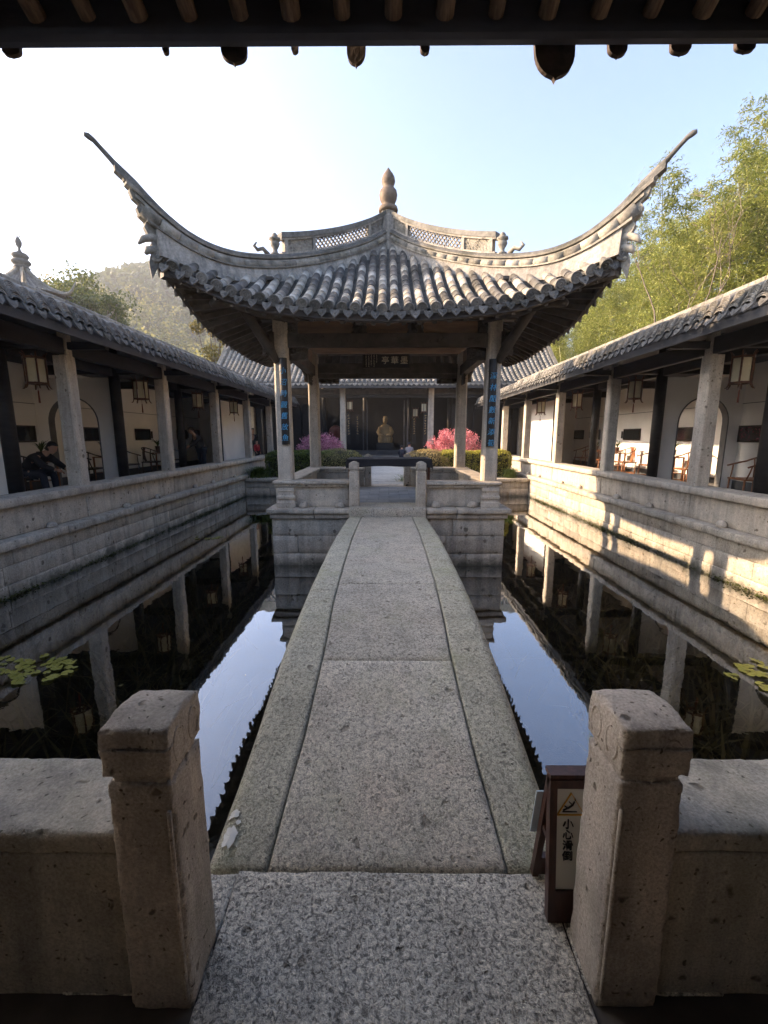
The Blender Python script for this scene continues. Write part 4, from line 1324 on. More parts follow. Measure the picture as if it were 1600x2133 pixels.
        M = frame(xax*wr.uniform(0.95, 1.05), yax, zax*wr.uniform(0.85, 1.1), Vector((s*(EX-0.02 + wr.uniform(-0.01, 0.01)), yd, EZ - 0.012 + wr.uniform(-0.012, 0.008)))) @ Matrix.Rotation(tw*0.6, 4, 'Y')
        put('drip_tile', cdrip_me, None, roof_, mw=M)
        y += 0.216; i += 1
    # pans between the courses
    g = G()
    L = 15
    y = 2.0 + 0.108
    while y < Y1:
        rows = []
        for j in range(L):
            for tt, dz in ((j/L, 0.014), ((j+1)/L, -0.004)):
                x = EX + RUN*tt; z = EZ + RISE*tt + dz
                rows.append([(s*x, y-0.06, z+0.012), (s*x, y, z-0.006), (s*x, y+0.06, z+0.012)])
        g.grid(rows)
        y += 0.216
    stuff(g.done('pan_tiles', M_['cortile'], roof_))
    # back slope: one joined covering (not in view)
    g = G()
    rows = []
    for j in range(12):
        for tt, dz in ((j/12, 0.02), ((j+1)/12, 0.045)):
            rows.append([(s*lerp(6.36, 8.76, tt), yy, lerp(EZ+RISE, 3.06, tt)+dz) for yy in (Y0, Y1)])
    g.grid(rows); stuff(g.done('rear_tiles', M_['cortile'], roof_))
    # ridge of bedded slabs
    y = Y0
    while y < Y1:
        yb = min(Y1, y + wr.uniform(0.75, 1.05))
        bb('ridge_slab', 6.22, 6.46, y+0.003, yb-0.003, EZ+RISE+0.060+wr.uniform(-0.004, 0.004), EZ+RISE+0.165+wr.uniform(-0.004, 0.004), M_['ridge'], roof_, 0.02)
        y = yb
    bb('ridge_base', 6.26, 6.42, Y0, Y1, EZ+RISE-0.05, EZ+RISE+0.060, M_['ridge_plaster'], roof_)
    return t
corridor(-1, 'white-walled corridor with tiled lean roof and stone columns left of the pond')
corridor(1, 'white-walled corridor with tiled lean roof and stone columns right of the pond')

# ================================================================== MAIN HALL
M_['hallblack'] = plain_mat('black_hall_boards', (0.010, 0.009, 0.0085), 0.6, 0.3, 3, 0.2)
hall = thing('main_hall', 'dark timber hall with wide grey tiled roof at the end of the court', 'hall', (0, 25, 0.55))
HY = 22.6
for x in (-6.9, -2.24, 2.24, 6.9):
    chamf_col('column', x, HY, 0.30, 0.55, 3.95, M_['stone'], hall, 0.03, taper=0.96)
bevel_box('front_beam', -8.6, 8.6, HY-0.09, HY+0.09, 3.66, 3.92, M_['eavewood'], hall, 0.01)
for x0, x1 in ((-8.5, -7.06), (-6.74, -2.40), (-2.08, 2.08), (2.40, 6.74), (7.06, 8.5)):
    bevel_box('lintel', x0, x1, HY-0.06, HY+0.06, 3.50, 3.658, M_['darkwood'], hall, 0.01)
# plank front set back behind the verandah, with the open centre bay
for x0, x1 in ((-8.5, -3.5), (3.5, 8.5)):
    bevel_box('plank_wall', x0, x1, 24.60, 24.70, 0.55, 3.9, M_['hallblack'], hall, 0)
    x = x0
    while x < x1 - 0.05:
        bevel_box('door_leaf', x+0.02, x+0.60, 24.54, 24.598, 0.72, 3.3, M_['board'], hall, 0.015)
        x += 0.625
bevel_box('rear_wall', -8.5, 8.5, 28.2, 28.4, 0.55, 6.0, M_['hallblack'], hall, 0)
bevel_box('side_wall', -8.5, -8.3, 22.8, 28.2, 0.55, 5.0, M_['darkwood'], hall, 0)
bevel_box('side_wall', 8.3, 8.5, 22.8, 28.2, 0.55, 5.0, M_['darkwood'], hall, 0)
M_['greywood'] = plain_mat('worn_grey_post', (0.10, 0.10, 0.105), 0.5, 0.3, 3, 0.2)
for x in (-3.45, -1.22, 1.22, 3.45):
    g = G(); g.tube([(x, 24.4, 0.55), (x, 24.4, 4.6)], 0.13 if abs(x) > 2 else 0.10, 12); g.done('timber_post', M_['darkwood'], hall, True)
for x in (-1.09, 0.95, -1.31, 1.12):
    bevel_box('door_stile', x-0.022, x+0.022, 24.26, 24.30, 0.62, 3.5, M_['greywood'], hall, 0.005)
bevel_box('threshold', -3.4, 3.4, 24.2, 24.35, 0.55, 0.80, M_['skirt'], hall, 0.01)
for k in range(3):
    bevel_box('step', -2.0, 2.0, 20.63 - 0.30*(k+1), 20.63 - 0.30*k - 0.003, 0.15, 0.55 - 0.125*(k+1) , M_['path'], hall, 0.01)
def hall_z(v):
    """height of the hall roof by distance from the eave (0) to the ridge (1)"""
    return 4.10 + 3.9*(0.62*v + 0.38*v*v)
HE, HR_ = 21.45, 26.1
g = G()
rows = []
for q in range(13):
    v = q/12
    rows.append([(x, lerp(HE, HR_, v), hall_z(v)-0.03) for x in (-8.65, 8.65)])
rows2 = [[(x, lerp(HR_, 30.7, q/12), hall_z(1-q/12)-0.03) for x in (-8.65, 8.65)] for q in range(13)]
g.grid(rows); g.grid(rows2)
hroof = g.done('roof', M_['cortile'], hall)
g = G()
rows = [[(x, lerp(HE+0.05, HR_, q/12), hall_z(q/12)-0.16) for x in (8.6, -8.6)] for q in range(13)]
g.grid(rows); g.done('soffit', M_['darkwood'], hroof)
bevel_box('fascia', -8.65, 8.65, HE-0.02, HE+0.02, 3.86, 4.03, M_['fascia'], hroof, 0.005)
def hall_row():
    g = G(); n = 5; w = 0.085; steps = 24
    rows = []
    for j in range(steps):
        for v, lift in ((j/steps, 0.045), ((j+1)/steps, 0.012)):
            y = lerp(0, HR_-HE, v); z = hall_z(v) - 4.10 + lift
            rows.append([(w*math.cos(math.pi*k/n), y, z + 0.075*math.sin(math.pi*k/n)) for k in range(n+1)])
    g.grid([r[::-1] for r in rows])
    g.add(rows[0], [tuple(range(n+1))])
    me = bpy.data.meshes.new('tile_row'); me.from_pydata(g.v, [], g.f); me.materials.append(M_['halltile'])
    return me
M_['halltile'] = tile_mat('hall_tile', [(0.0, (0.19, 0.182, 0.168)), (1.0, (0.30, 0.285, 0.255))], 0.5, 0.65)
hrow = hall_row()
hdrip = drip_mesh(0.22, 0.16); hdrip.materials[0] = M_['cortile']
x = -8.55
wr = random.Random(8)
while x < 8.6:
    put('tile_row', hrow, None, hroof, mw=Matrix.Translation((x, HE + wr.uniform(-0.015, 0.015), 4.10 + wr.uniform(-0.008, 0.008))) @ Matrix.Rotation(wr.uniform(-0.004, 0.004), 4, 'Z'))
    put('drip_tile', hdrip, None, hroof, mw=Matrix.Translation((x+0.123, HE-0.03, 4.10)) @ Matrix.Rotation(math.pi, 4, 'Z') @ Matrix.Rotation(R(18), 4, 'X'))
    x += 0.246
bevel_box('ridge', -8.7, 8.7, HR_-0.15, HR_+0.15, hall_z(1)-0.1, hall_z(1)+0.45, M_['ridge'], hroof, 0.03)
for s in (-1, 1):
    g = G()
    rings = []
    for q in range(13):
        v = q/12; y = lerp(HE+0.1, HR_, v); z = hall_z(v)
        rings.append([(s*8.52, y, z-0.05), (s*8.78, y, z-0.05), (s*8.76, y, z+0.13), (s*8.55, y, z+0.13)])
    g.sweep(rings); g.done('verge', M_['ridge'], hroof)
# drum seen at the left in the verandah
M_['drumred'] = plain_mat('dull_red_drum', (0.12, 0.035, 0.025), 0.6, 0.2, 6, 0.1)
g = G(); g.lathe([(0.0, -0.25), (0.30, -0.25), (0.36, -0.12), (0.38, 0.0), (0.36, 0.12), (0.30, 0.25), (0.0, 0.25)], 20)
g.v = [(p[0]-2.78, p[2]*0.8+23.9, p[1]+1.78) for p in g.v]
dr = thing('drum', 'dull red drum on a stand in the dark hall verandah', 'drum', (-2.78, 23.9, 0.55))
g.done('shell', M_['drumred'], dr, True)
g = G()
for dx in (-0.25, 0.25):
    for dy in (-0.18, 0.18):
        g.bar((-2.78+dx*1.3, 23.9+dy, 0.55), (-2.78+dx, 23.9+dy, 1.55), 0.05, 0.05)
g.bar((-3.05, 23.9, 1.42), (-2.5, 23.9, 1.42), 0.44, 0.05)
g.done('stand', M_['darkwood'], dr)

# statue of a seated robed figure on a plinth
M_['statue'] = plain_mat('warm_stone_statue', (0.36, 0.25, 0.12), 0.6, 0.2, 3, 0.2)
st = thing('statue', 'pale robed seated figure on a dark plinth inside the hall', 'statue', (-0.1, 26.2, 0.55))
bevel_box('plinth', -0.62, 0.42, 25.75, 26.7, 0.55, 1.18, M_['board'], st, 0.02)
g = G()
rings = []
for z, hw, hd, yo in ((1.18, 0.40, 0.30, -0.06), (1.25, 0.42, 0.33, -0.06), (1.45, 0.44, 0.32, -0.03), (1.62, 0.40, 0.27, 0.02), (1.80, 0.37, 0.22, 0.06), (2.00, 0.33, 0.18, 0.08), (2.14, 0.30, 0.15, 0.09), (2.22, 0.22, 0.13, 0.09), (2.26, 0.12, 0.10, 0.09), (2.29, 0.085, 0.085, 0.08), (2.33, 0.08, 0.085, 0.07), (2.36, 0.115, 0.125, 0.06), (2.45, 0.135, 0.145, 0.05), (2.53, 0.132, 0.14, 0.055), (2.56, 0.150, 0.155, 0.06), (2.60, 0.150, 0.155, 0.06), (2.61, 0.125, 0.13, 0.07), (2.70, 0.120, 0.125, 0.08), (2.74, 0.10, 0.10, 0.09)):
    ring = []
    for k in range(24):
        a = 2*math.pi*k/24
        fold = 1 + (0.05*math.sin(a*9 + z*2) if z < 2.1 else 0)
        ring.append((-0.1 + hw*fold*math.cos(a), 26.2 + yo + hd*fold*math.sin(a), z))
    rings.append(ring)
g.sweep(rings)
body = g.done('robed_body', M_['statue'], st, True)
for sx in (-1, 1):
    g = G(); g.tube([(-0.1+sx*0.30, 26.22, 2.08), (-0.1+sx*0.40, 26.10, 1.80), (-0.1+sx*0.30, 25.90, 1.62), (-0.1+sx*0.10, 25.82, 1.64)], [0.10, 0.13, 0.13, 0.07], 9)
    g.done('sleeve', M_['statue'], st, True)
    g = G(); g.tube([(-0.1+sx*0.20, 25.98, 1.50), (-0.1+sx*0.24, 25.84, 1.46), (-0.1+sx*0.24, 25.80, 1.26), (-0.1+sx*0.25, 25.74, 1.21)], [0.14, 0.13, 0.10, 0.07], 9)
    g.done('knee', M_['statue'], st, True)

# ================================================================== NEAR GATE ROOF over the camera
M_['gateboard'] = plain_mat('sky_blued_eave_board', (0.085, 0.095, 0.13), 0.6, 0.4, 4, 0.3, stretch=(0.3, 1, 1))  # dark board; the bluish sky glare on it is put into the colour
gate = thing('gate_roof', 'dark timber eave of the gate hall overhead', 'roof', (0, -1.5, 2.9))
bevel_box('eave_board', -6, 6, 1.688, 1.735, 2.905, 3.075, M_['gateboard'], gate, 0.012)
M_['rafterwood'] = plain_mat('weathered_rafter', (0.17, 0.12, 0.09), 0.75, 0.5, 18, 0.5, stretch=(4, 0.6, 1))
for i in range(-30, 31):
    x = 0.02 + i*0.168
    g = G(); g.tube([(x, 1.684, 2.962), (x + 0.01*math.sin(i*1.7), 0.6, 3.42), (x, -1.2, 4.2)], [0.029 + 0.003*math.sin(i*2.3), 0.031, 0.033], 10)
    g.done('rafter', M_['rafterwood'], gate, True)
g = G()
g.add([(-6.2, 1.74, 3.045), (6.2, 1.74, 3.045), (6.2, -1.5, 4.40), (-6.2, -1.5, 4.40), (6.2, -5.2, 3.2), (-6.2, -5.2, 3.2)], [(0, 1, 2, 3), (3, 2, 4, 5)])
g.done('boarding', M_['darkwood'], gate)
g = G()
g.add([(-6.2, 1.76, 3.13), (6.2, 1.76, 3.13), (6.2, -1.5, 4.52), (-6.2, -1.5, 4.52), (6.2, -5.2, 3.3), (-6.2, -5.2, 3.3)], [(0, 1, 2, 3), (3, 2, 4, 5)])
g.done('covering', M_['cortile'], gate)
def near_drip(w, h):
    """rounded drip tile with a small nib"""
    poly = [(-w/2, 0.03), (w/2, 0.03)] + [(w/2*math.cos(t), -h*0.86*math.sin(t)**0.8) for t in [math.pi*q/14 for q in range(0, 7)]] + [(w*0.05, -h*0.88), (0, -h), (-w*0.05, -h*0.88)] + [(w/2*math.cos(t), -h*0.86*math.sin(t)**0.8) for t in [math.pi*q/14 for q in range(8, 15)]]
    g = G(); g.prism([Vector((x, 0, z)) for x, z in poly], (0, 0.014, 0))
    me = bpy.data.meshes.new('drip_tile'); me.from_pydata([tuple(p) for p in g.v], [], g.f); me.materials.append(M_['neartile'])
    return me
M_['neartile'] = plain_mat('sooty_drip_tile', (0.07, 0.052, 0.042), 0.8, 0.4, 20, 0.4)
wr = random.Random(2)
for x, w, h in ((-0.765, 0.02, 0.014), (-0.528, 0.088, 0.052), (-0.32, 0.022, 0.013), (-0.108, 0.064, 0.060), (0.13, 0.032, 0.020), (0.575, 0.142, 0.115), (0.79, 0.066, 0.034), (1.005, 0.068, 0.026), (1.225, 0.068, 0.020), (-1.3, 0.06, 0.02), (-1.6, 0.05, 0.03), (1.45, 0.06, 0.03), (1.7, 0.07, 0.02), (2.0, 0.07, 0.03), (-2.0, 0.07, 0.03)):
    put('drip_tile', near_drip(w, h), None, gate, mw=Matrix.Translation((x, 1.737, 2.912)) @ Matrix.Rotation(wr.uniform(-0.15, 0.15), 4, 'Z') @ Matrix.Rotation(R(-8), 4, 'X'))
# gate hall behind the camera: unseen walls added to keep daylight to the front, white for bounce
gh = thing('unseen_gate_hall', 'unseen gate hall behind the viewpoint, added to shape the daylight', 'building', (0, -3, 0))
bevel_box('rear_wall', -6.2, 6.2, -5.2, -5.0, -0.1, 3.4, M_['white'], gh, 0)
bevel_box('side_wall', -6.2, -6.0, -5.0, 0.6, -0.1, 3.6, M_['white'], gh, 0)
bevel_box('side_wall', 6.0, 6.2, -5.0, 0.6, -0.1, 3.6, M_['white'], gh, 0)
for x in (-4.6, 4.6):
    chamf_col('column', x, 0.9, 0.26, -0.02, 3.2, M_['stone'], gh, 0.03)

# ================================================================== LETTERING
def text_mesh(body, size, extrude=0.003, shear=0.0, bold=0.0):
    cu = bpy.data.curves.new('lettering', 'FONT')
    cu.body = body; cu.size = size; cu.extrude = extrude; cu.align_x = 'CENTER'; cu.align_y = 'CENTER'; cu.shear = shear; cu.offset = bold
    cu.resolution_u = 2
    o = bpy.data.objects.new('lettering', cu); COL.objects.link(o)
    dg = bpy.context.evaluated_depsgraph_get(); dg.update()
    me = bpy.data.meshes.new_from_object(o.evaluated_get(dg))
    bpy.data.objects.remove(o); bpy.data.curves.remove(cu)
    return me
def letters(chars, M0, size, step, mat, par, name='character', shear=0.0, bold=0.0, jitter=0.0, horiz=False):
    """characters one below the other (or side by side), in the local x-y plane of M0"""
    r = random.Random(len(chars))
    for i, ch in enumerate(chars):
        me = text_mesh(ch, size, 0.002, shear, bold)
        me.materials.clear(); me.materials.append(mat)
        off = Vector((i*step, 0, 0)) if horiz else Vector((r.uniform(-jitter, jitter), -i*step, 0))
        put(name, me, None, par, mw=M0 @ Matrix.Translation(off) @ Matrix.Rotation(r.uniform(-jitter, jitter)*6, 4, 'Z'))
FACE = Matrix.Rotation(R(90), 4, 'X')         # text upright, facing the camera (-Y)
def strokes(M0, cols, rows, dx, dy, size, mat, par, name, seed):
    """tiny unreadable writing: clusters of brush marks"""
    r = random.Random(seed); g = G()
    for c in range(cols):
        n = rows - r.randint(0, 2) - (3 if c == cols-1 else 0)
        for q in range(n):
            for _ in range(5):
                a = r.choice((0, 0, 1.57, 0.8, -0.8)) + r.uniform(-0.2, 0.2); L = size*r.uniform(0.3, 0.9)
                px, py = c*dx + r.uniform(-0.3, 0.3)*size, -q*dy + r.uniform(-0.35, 0.35)*size
                A = M0 @ Vector((px - math.cos(a)*L/2, py - math.sin(a)*L/2, 0.001)); Bq = M0 @ Vector((px + math.cos(a)*L/2, py + math.sin(a)*L/2, 0.001))
                g.bar(A, Bq, size*0.13, size*0.13, (0, 1, 0.01))
    o = g.done(name, mat, par); stuff(o)
    return o
# name board under the rear beam of the pavilion
pl = thing('name_board', 'black name board with three pale characters hung in the pavilion', 'sign', (0, 9.86, 3.06))
bevel_box('board', -0.515, 0.485, 9.84, 9.875, 3.062, 3.352, M_['board'], pl, 0.006)
for x0, x1, z0, z1 in ((-0.515, 0.485, 3.052, 3.064), (-0.515, 0.485, 3.350, 3.362), (-0.527, -0.515, 3.052, 3.362), (0.485, 0.497, 3.052, 3.362)):
    bevel_box('frame', x0, x1, 9.832, 9.878, z0, z1, M_['eavewood'], pl, 0.002)
letters('亭華墨', Matrix.Translation((-0.035, 9.837, 3.205)) @ FACE, 0.175, 0.205, M_['char_pale'], pl, bold=0.0, horiz=True)
strokes(Matrix.Translation((-0.455, 9.838, 3.325)) @ FACE, 5, 9, 0.058, 0.029, 0.024, M_['char_pale'], pl, 'inscription', 3)
# couplet boards on the two front columns: curved black boards with blue characters
def couplet(cx, cy, tilt, z0, z1, text, label, size, step, ztop):
    t = thing('couplet_board', label, 'sign', (cx, cy, z0))
    g = G()
    n = 8; hw = 0.062
    for zz0, zz1 in ((z0, z1),):
        P = []
        for z in (zz0, zz0+0.012, zz1-0.012, zz1):
            k = 1.0 if z0+0.005 < z < z1-0.005 else 0.93
            P.append([(cx + k*hw*math.sin(-1.1 + 2.2*i/n)/math.sin(1.1), cy - 0.040*k*(math.cos(-1.1+2.2*i/n)-math.cos(1.1))/(1-math.cos(1.1)), z) for i in range(n+1)])
        g.grid([r[::-1] for r in P])
        g.add([(p[0], p[1], p[2]) for p in P[0]], [tuple(range(n+1))]); g.add(P[-1], [tuple(range(n, -1, -1))])
        g.box(cx-hw, cx+hw, cy, cy+0.012, zz0, zz1)
    g.done('board', M_['board'], t, True)
    letters(text, Matrix.Translation((cx, cy-0.0415, ztop)) @ FACE, size, step, M_['char_blue'], t, shear=0.18, bold=0.0, jitter=0.004)
    return t
couplet(-1.610, 6.965, 0, 1.46, 2.78, '小沼時觀舊放魚', 'curved black couplet board with blue characters on the left front column', 0.108, 0.170, 2.58)
couplet(1.640, 6.965, 0, 1.43, 2.76, '深林閒數新添筍', 'curved black couplet board with blue characters on the right front column', 0.112, 0.170, 2.50)

# ================================================================== TABLE AND CLOTH IN THE PAVILION
tb = thing('table', 'long table standing inside the pavilion under a black cloth', 'table', (0.045, 8.5, 0.45))
bevel_box('table_top', -0.74, 0.83, 8.14, 8.86, 1.135, 1.165, M_['brownwood'], tb, 0.004)
for x in (-0.70, 0.79):
    for y in (8.18, 8.82):
        bevel_box('leg', x-0.025, x+0.025, y-0.025, y+0.025, 0.449, 1.135, M_['brownwood'], tb, 0.004)
g = G()
X0, X1, Y0_, Y1_ = -0.755, 0.845, 8.125, 8.875
ov = 0.17
nx, ny = 72, 40
P = []
for i in range(nx+1):
    row = []
    u = X0 - ov + (X1-X0+2*ov)*i/nx
    for j in range(ny+1):
        v = Y0_ - ov + (Y1_-Y0_+2*ov)*j/ny
        cx, cy_ = max(X0, min(X1, u)), max(Y0_, min(Y1_, v))
        du, dv = u-cx, v-cy_
        dist = math.hypot(du, dv)
        drop = dist*0.97
        if du and dv: drop *= 1.05
        w = noise.noise(Vector((u*4, v*4, 0)))
        flare = 0.10*dist + 0.02*w*(dist/ov)
        L = dist or 1
        z = 1.172 - drop + (0.012*noise.noise(Vector((u*2.4, v*2.4, 4)))*min(1, dist/0.05))
        if dist == 0: z += 0.003*noise.noise(Vector((u*6, v*6, 1)))
        sag = 0.05*math.sin(min(1, max(0, (u-X0)/(X1-X0)))*math.pi)*(dist/ov) if dv < 0 and not du else 0
        row.append((cx + du/L*flare, cy_ + dv/L*(flare+0.004), z + sag*0.6))
    P.append(row)
g.grid(P)
clo = g.done('tablecloth', M_['cloth'], None, True)
md = clo.modifiers.new('thickness', 'SOLIDIFY'); md.thickness = 0.004; md.offset = 1
tag(clo, 'black tablecloth with drooping corners over the long pavilion table', 'tablecloth')

# ================================================================== WARNING SIGN
M_['signwood'] = plain_mat('dark_varnished_wood', (0.060, 0.026, 0.018), 0.35, 0.35, 14, 0.2, stretch=(3, 3, 0.5))
M_['signface'] = plain_mat('cream_sign_face', (0.62, 0.60, 0.52), 0.5, 0.03, 5, 0)
M_['paperblue'] = plain_mat('pale_blue_paper', (0.50, 0.60, 0.66), 0.6, 0.03, 5, 0)
M_['ink'] = plain_mat('black_ink', (0.02, 0.02, 0.02), 0.6, 0.05, 5, 0)
M_['amber'] = plain_mat('amber_print', (0.62, 0.33, 0.04), 0.5, 0.05, 5, 0)
sg = thing('warning_sign', 'small dark wooden A-frame slip warning sign behind the right post', 'sign', (0.61, 1.28, 0))
xa, xb = 0.537, 0.690
lean = math.atan2(0.066, 0.52)
MF = Matrix.Translation((0, 1.182, 0.003)) @ Matrix.Rotation(-lean, 4, 'X') @ Matrix.Diagonal((1, 1, 0.95, 1))       # front board frame: local x, y thickness, z up
def loc_box(nm, x0, x1, y0, y1, z0, z1, M, mat, par=sg):
    g = G(); g.box(x0, x1, y0, y1, z0, z1, M); return g.done(nm, mat, par)
loc_box('frame_rail', xa, xb, 0.0, 0.03, 0.0, 0.115, MF, M_['signwood'])
loc_box('frame_rail', xa, xb, 0.0, 0.03, 0.485, 0.515, MF, M_['signwood'])
loc_box('frame_stile', xa, xa+0.024, 0.0, 0.03, 0.1152, 0.4848, MF, M_['signwood'])
loc_box('frame_stile', xb-0.024, xb, 0.0, 0.03, 0.1152, 0.4848, MF, M_['signwood'])
fp = loc_box('panel', xa+0.0242, xb-0.0242, 0.008, 0.02, 0.1154, 0.4846, MF, M_['signface'])
cxs = 0.6085
letters('小心滑倒', MF @ Matrix.Translation((cxs-0.008, 0.006, 0.352)) @ FACE, 0.037, 0.0385, M_['ink'], fp, bold=0.0)
g = G()
tri = [(cxs-0.045, 0.388), (cxs+0.045, 0.388), (cxs, 0.466)]
for (ax, az), (bx_, bz_) in zip(tri, tri[1:] + tri[:1]):
    g.bar(MF @ Vector((ax, 0.0062, az)), MF @ Vector((bx_, 0.0062, bz_)), 0.002, 0.007, (0, 1, 0.001))
g.done('warning_triangle', M_['amber'], fp)
g = G()
def seg(p, q, w): g.bar(MF @ Vector((p[0]+cxs, 0.0058, p[1])), MF @ Vector((q[0]+cxs, 0.0058, q[1])), 0.002, w, (0, 1, 0.001))
for p_, q_, w_ in (((-0.010, 0.412), (0.006, 0.424), 0.007), ((0.006, 0.424), (0.011, 0.436), 0.006), ((-0.010, 0.412), (-0.022, 0.420), 0.005), ((-0.010, 0.412), (-0.026, 0.404), 0.005), ((0.004, 0.424), (-0.006, 0.434), 0.004), ((-0.028, 0.399), (0.020, 0.399), 0.003), ((0.012, 0.440), (0.013, 0.446), 0.008)):
    seg(p_, q_, w_)
g.done('falling_figure', M_['ink'], fp)
MB = Matrix.Translation((0, 1.362, 0.006)) @ Matrix.Rotation(math.atan2(0.085, 0.48), 4, 'X')
loc_box('rear_stile', xa, xa+0.022, -0.026, 0.0, 0.0, 0.492, MB, M_['signwood'])
loc_box('rear_stile', xb-0.022, xb, -0.026, 0.0, 0.0, 0.492, MB, M_['signwood'])
loc_box('rear_rail', xa+0.0222, xb-0.0222, -0.024, -0.002, 0.01, 0.10, MB, M_['signwood'])
loc_box('rear_rail', xa+0.0222, xb-0.0222, -0.024, -0.002, 0.43, 0.49, MB, M_['signwood'])
loc_box('rear_panel', xa-0.022, xb-0.0222, 0.002, 0.006, 0.2, 0.40, MB, M_['paperblue'])
loc_box('hinge_bar', xa, xb, 1.248, 1.292, 0.488, 0.504, Matrix.Identity(4), M_['signwood'])
loc_box('shelf', xa+0.004, xb-0.004, 1.235, 1.30, 0.255, 0.275, Matrix.Identity(4), M_['signwood'])

# ================================================================== LANTERNS
M_['cordred'] = plain_mat('dull_red_tassel', (0.16, 0.04, 0.02), 0.7, 0.2, 10, 0)
def lantern_proto():
    t = thing('hanging_lantern', 'x', 'lantern', (0, 0, 0), 'lanterns hung along the corridors')
    g = G()
    g.tube([(0, 0, 0.0), (0, 0, 0.12)], 0.004, 5); g.done('cord', M_['darkwood'], t, local=True)
    r = 0.155
    c6 = [(r*math.cos(math.pi/3*k + 0.3), r*math.sin(math.pi/3*k + 0.3)) for k in range(6)]
    for zz, nm in ((-0.03, 'top_frame'), (-0.43, 'bottom_frame')):
        g = G()
        for k in range(6):
            g.bar((*c6[k], zz), (*c6[(k+1) % 6], zz), 0.028, 0.03)
        g.bar((*c6[0], zz), (*c6[3], zz), 0.02, 0.02); g.bar((*c6[1], zz+0.001), (*c6[4], zz+0.001), 0.02, 0.02)
        g.done(nm, M_['brownwood'], t, local=True)
    for k in range(6):
        x, y = c6[k]
        ux, uy = x/r, y/r
        g = G(); g.tube([(x+ux*0.035, y+uy*0.035, 0.055), (x+ux*0.012, y+uy*0.012, 0.03), (x, y, 0.0), (x, y, -0.42), (x+ux*0.008, y+uy*0.008, -0.47), (x+ux*0.03, y+uy*0.03, -0.51), (x+ux*0.055, y+uy*0.055, -0.515)], [0.008, 0.012, 0.013, 0.013, 0.012, 0.010, 0.006], 6)
        g.done('post', M_['brownwood'], t, True, local=True)
        x2, y2 = c6[(k+1) % 6]
        m = 0.90
        g = G()
        ax, ay, bx_, by_ = lerp(x2, x, 0.88)*0.97, lerp(y2, y, 0.88)*0.97, lerp(x, x2, 0.88)*0.97, lerp(y, y2, 0.88)*0.97
        g.add([(ax, ay, -0.41), (bx_, by_, -0.41), (bx_, by_, -0.05), (ax, ay, -0.05)], [(0, 1, 2, 3)])
        g.done('silk_pane', M_['paper'], t, local=True)
    g = G(); g.tube([(0, 0, -0.43), (0, 0, -0.54)], 0.003, 5); g.tube([(0, 0, -0.54), (0, 0, -0.56), (0, 0, -0.74)], [0.008, 0.010, 0.016], 7)
    g.done('tassel', M_['cordred'], t, local=True)
    return t
lp = lantern_proto()
names = ['nearest', 'second', 'third', 'fourth']
first = True
for s in (-1, 1):
    for i, y in enumerate((7.27, 10.32, 13.40, 16.50)):
        lab = 'wooden six-sided lantern with cream panes, %s one in the %s corridor' % (names[i], 'left' if s < 0 else 'right')
        M = Matrix.Translation((s*5.72, y + 0.02, 2.87)) @ Matrix.Rotation(0.2*i + (0.5 if s > 0 else 0), 4, 'Z')
        if first:
            lp.matrix_basis = M; lp['label'] = lab; first = False
        else:
            copy_tree(lp, M, lab)
for lab, x, y, z in (('cream lantern hung beside the left stone column of the far hall', -1.92, 22.9, 3.35), ('cream lantern hung beside the right stone column of the far hall', 1.92, 22.9, 3.25), ('small cream lantern deeper inside the dark hall, right of the statue', 1.55, 24.0, 3.05)):
    copy_tree(lp, Matrix.Translation((x, y, z)), lab)
# gold couplets on the hall posts
for x, y, lab, sd in ((-1.98, 22.80, 'dark board with gold writing beside the left hall column', 1), (1.98, 22.80, 'dark board with gold writing beside the right hall column', 2), (1.50, 24.27, 'dark board with gold writing deeper in the hall, right of the statue', 3), (-1.62, 24.27, 'dark board with gold writing deeper in the hall, left of the statue', 4)):
    t = thing('couplet_board', lab, 'sign', (x, y, 1.3), 'gold couplet boards of the hall')
    bevel_box('board', x-0.09, x+0.09, y-0.02, y+0.01, 1.15, 2.75, M_['board'], t, 0.004)
    strokes(Matrix.Translation((x, y-0.022, 2.62)) @ FACE, 1, 11, 0.1, 0.13, 0.10, M_['gold'], t, 'gold_writing', sd)

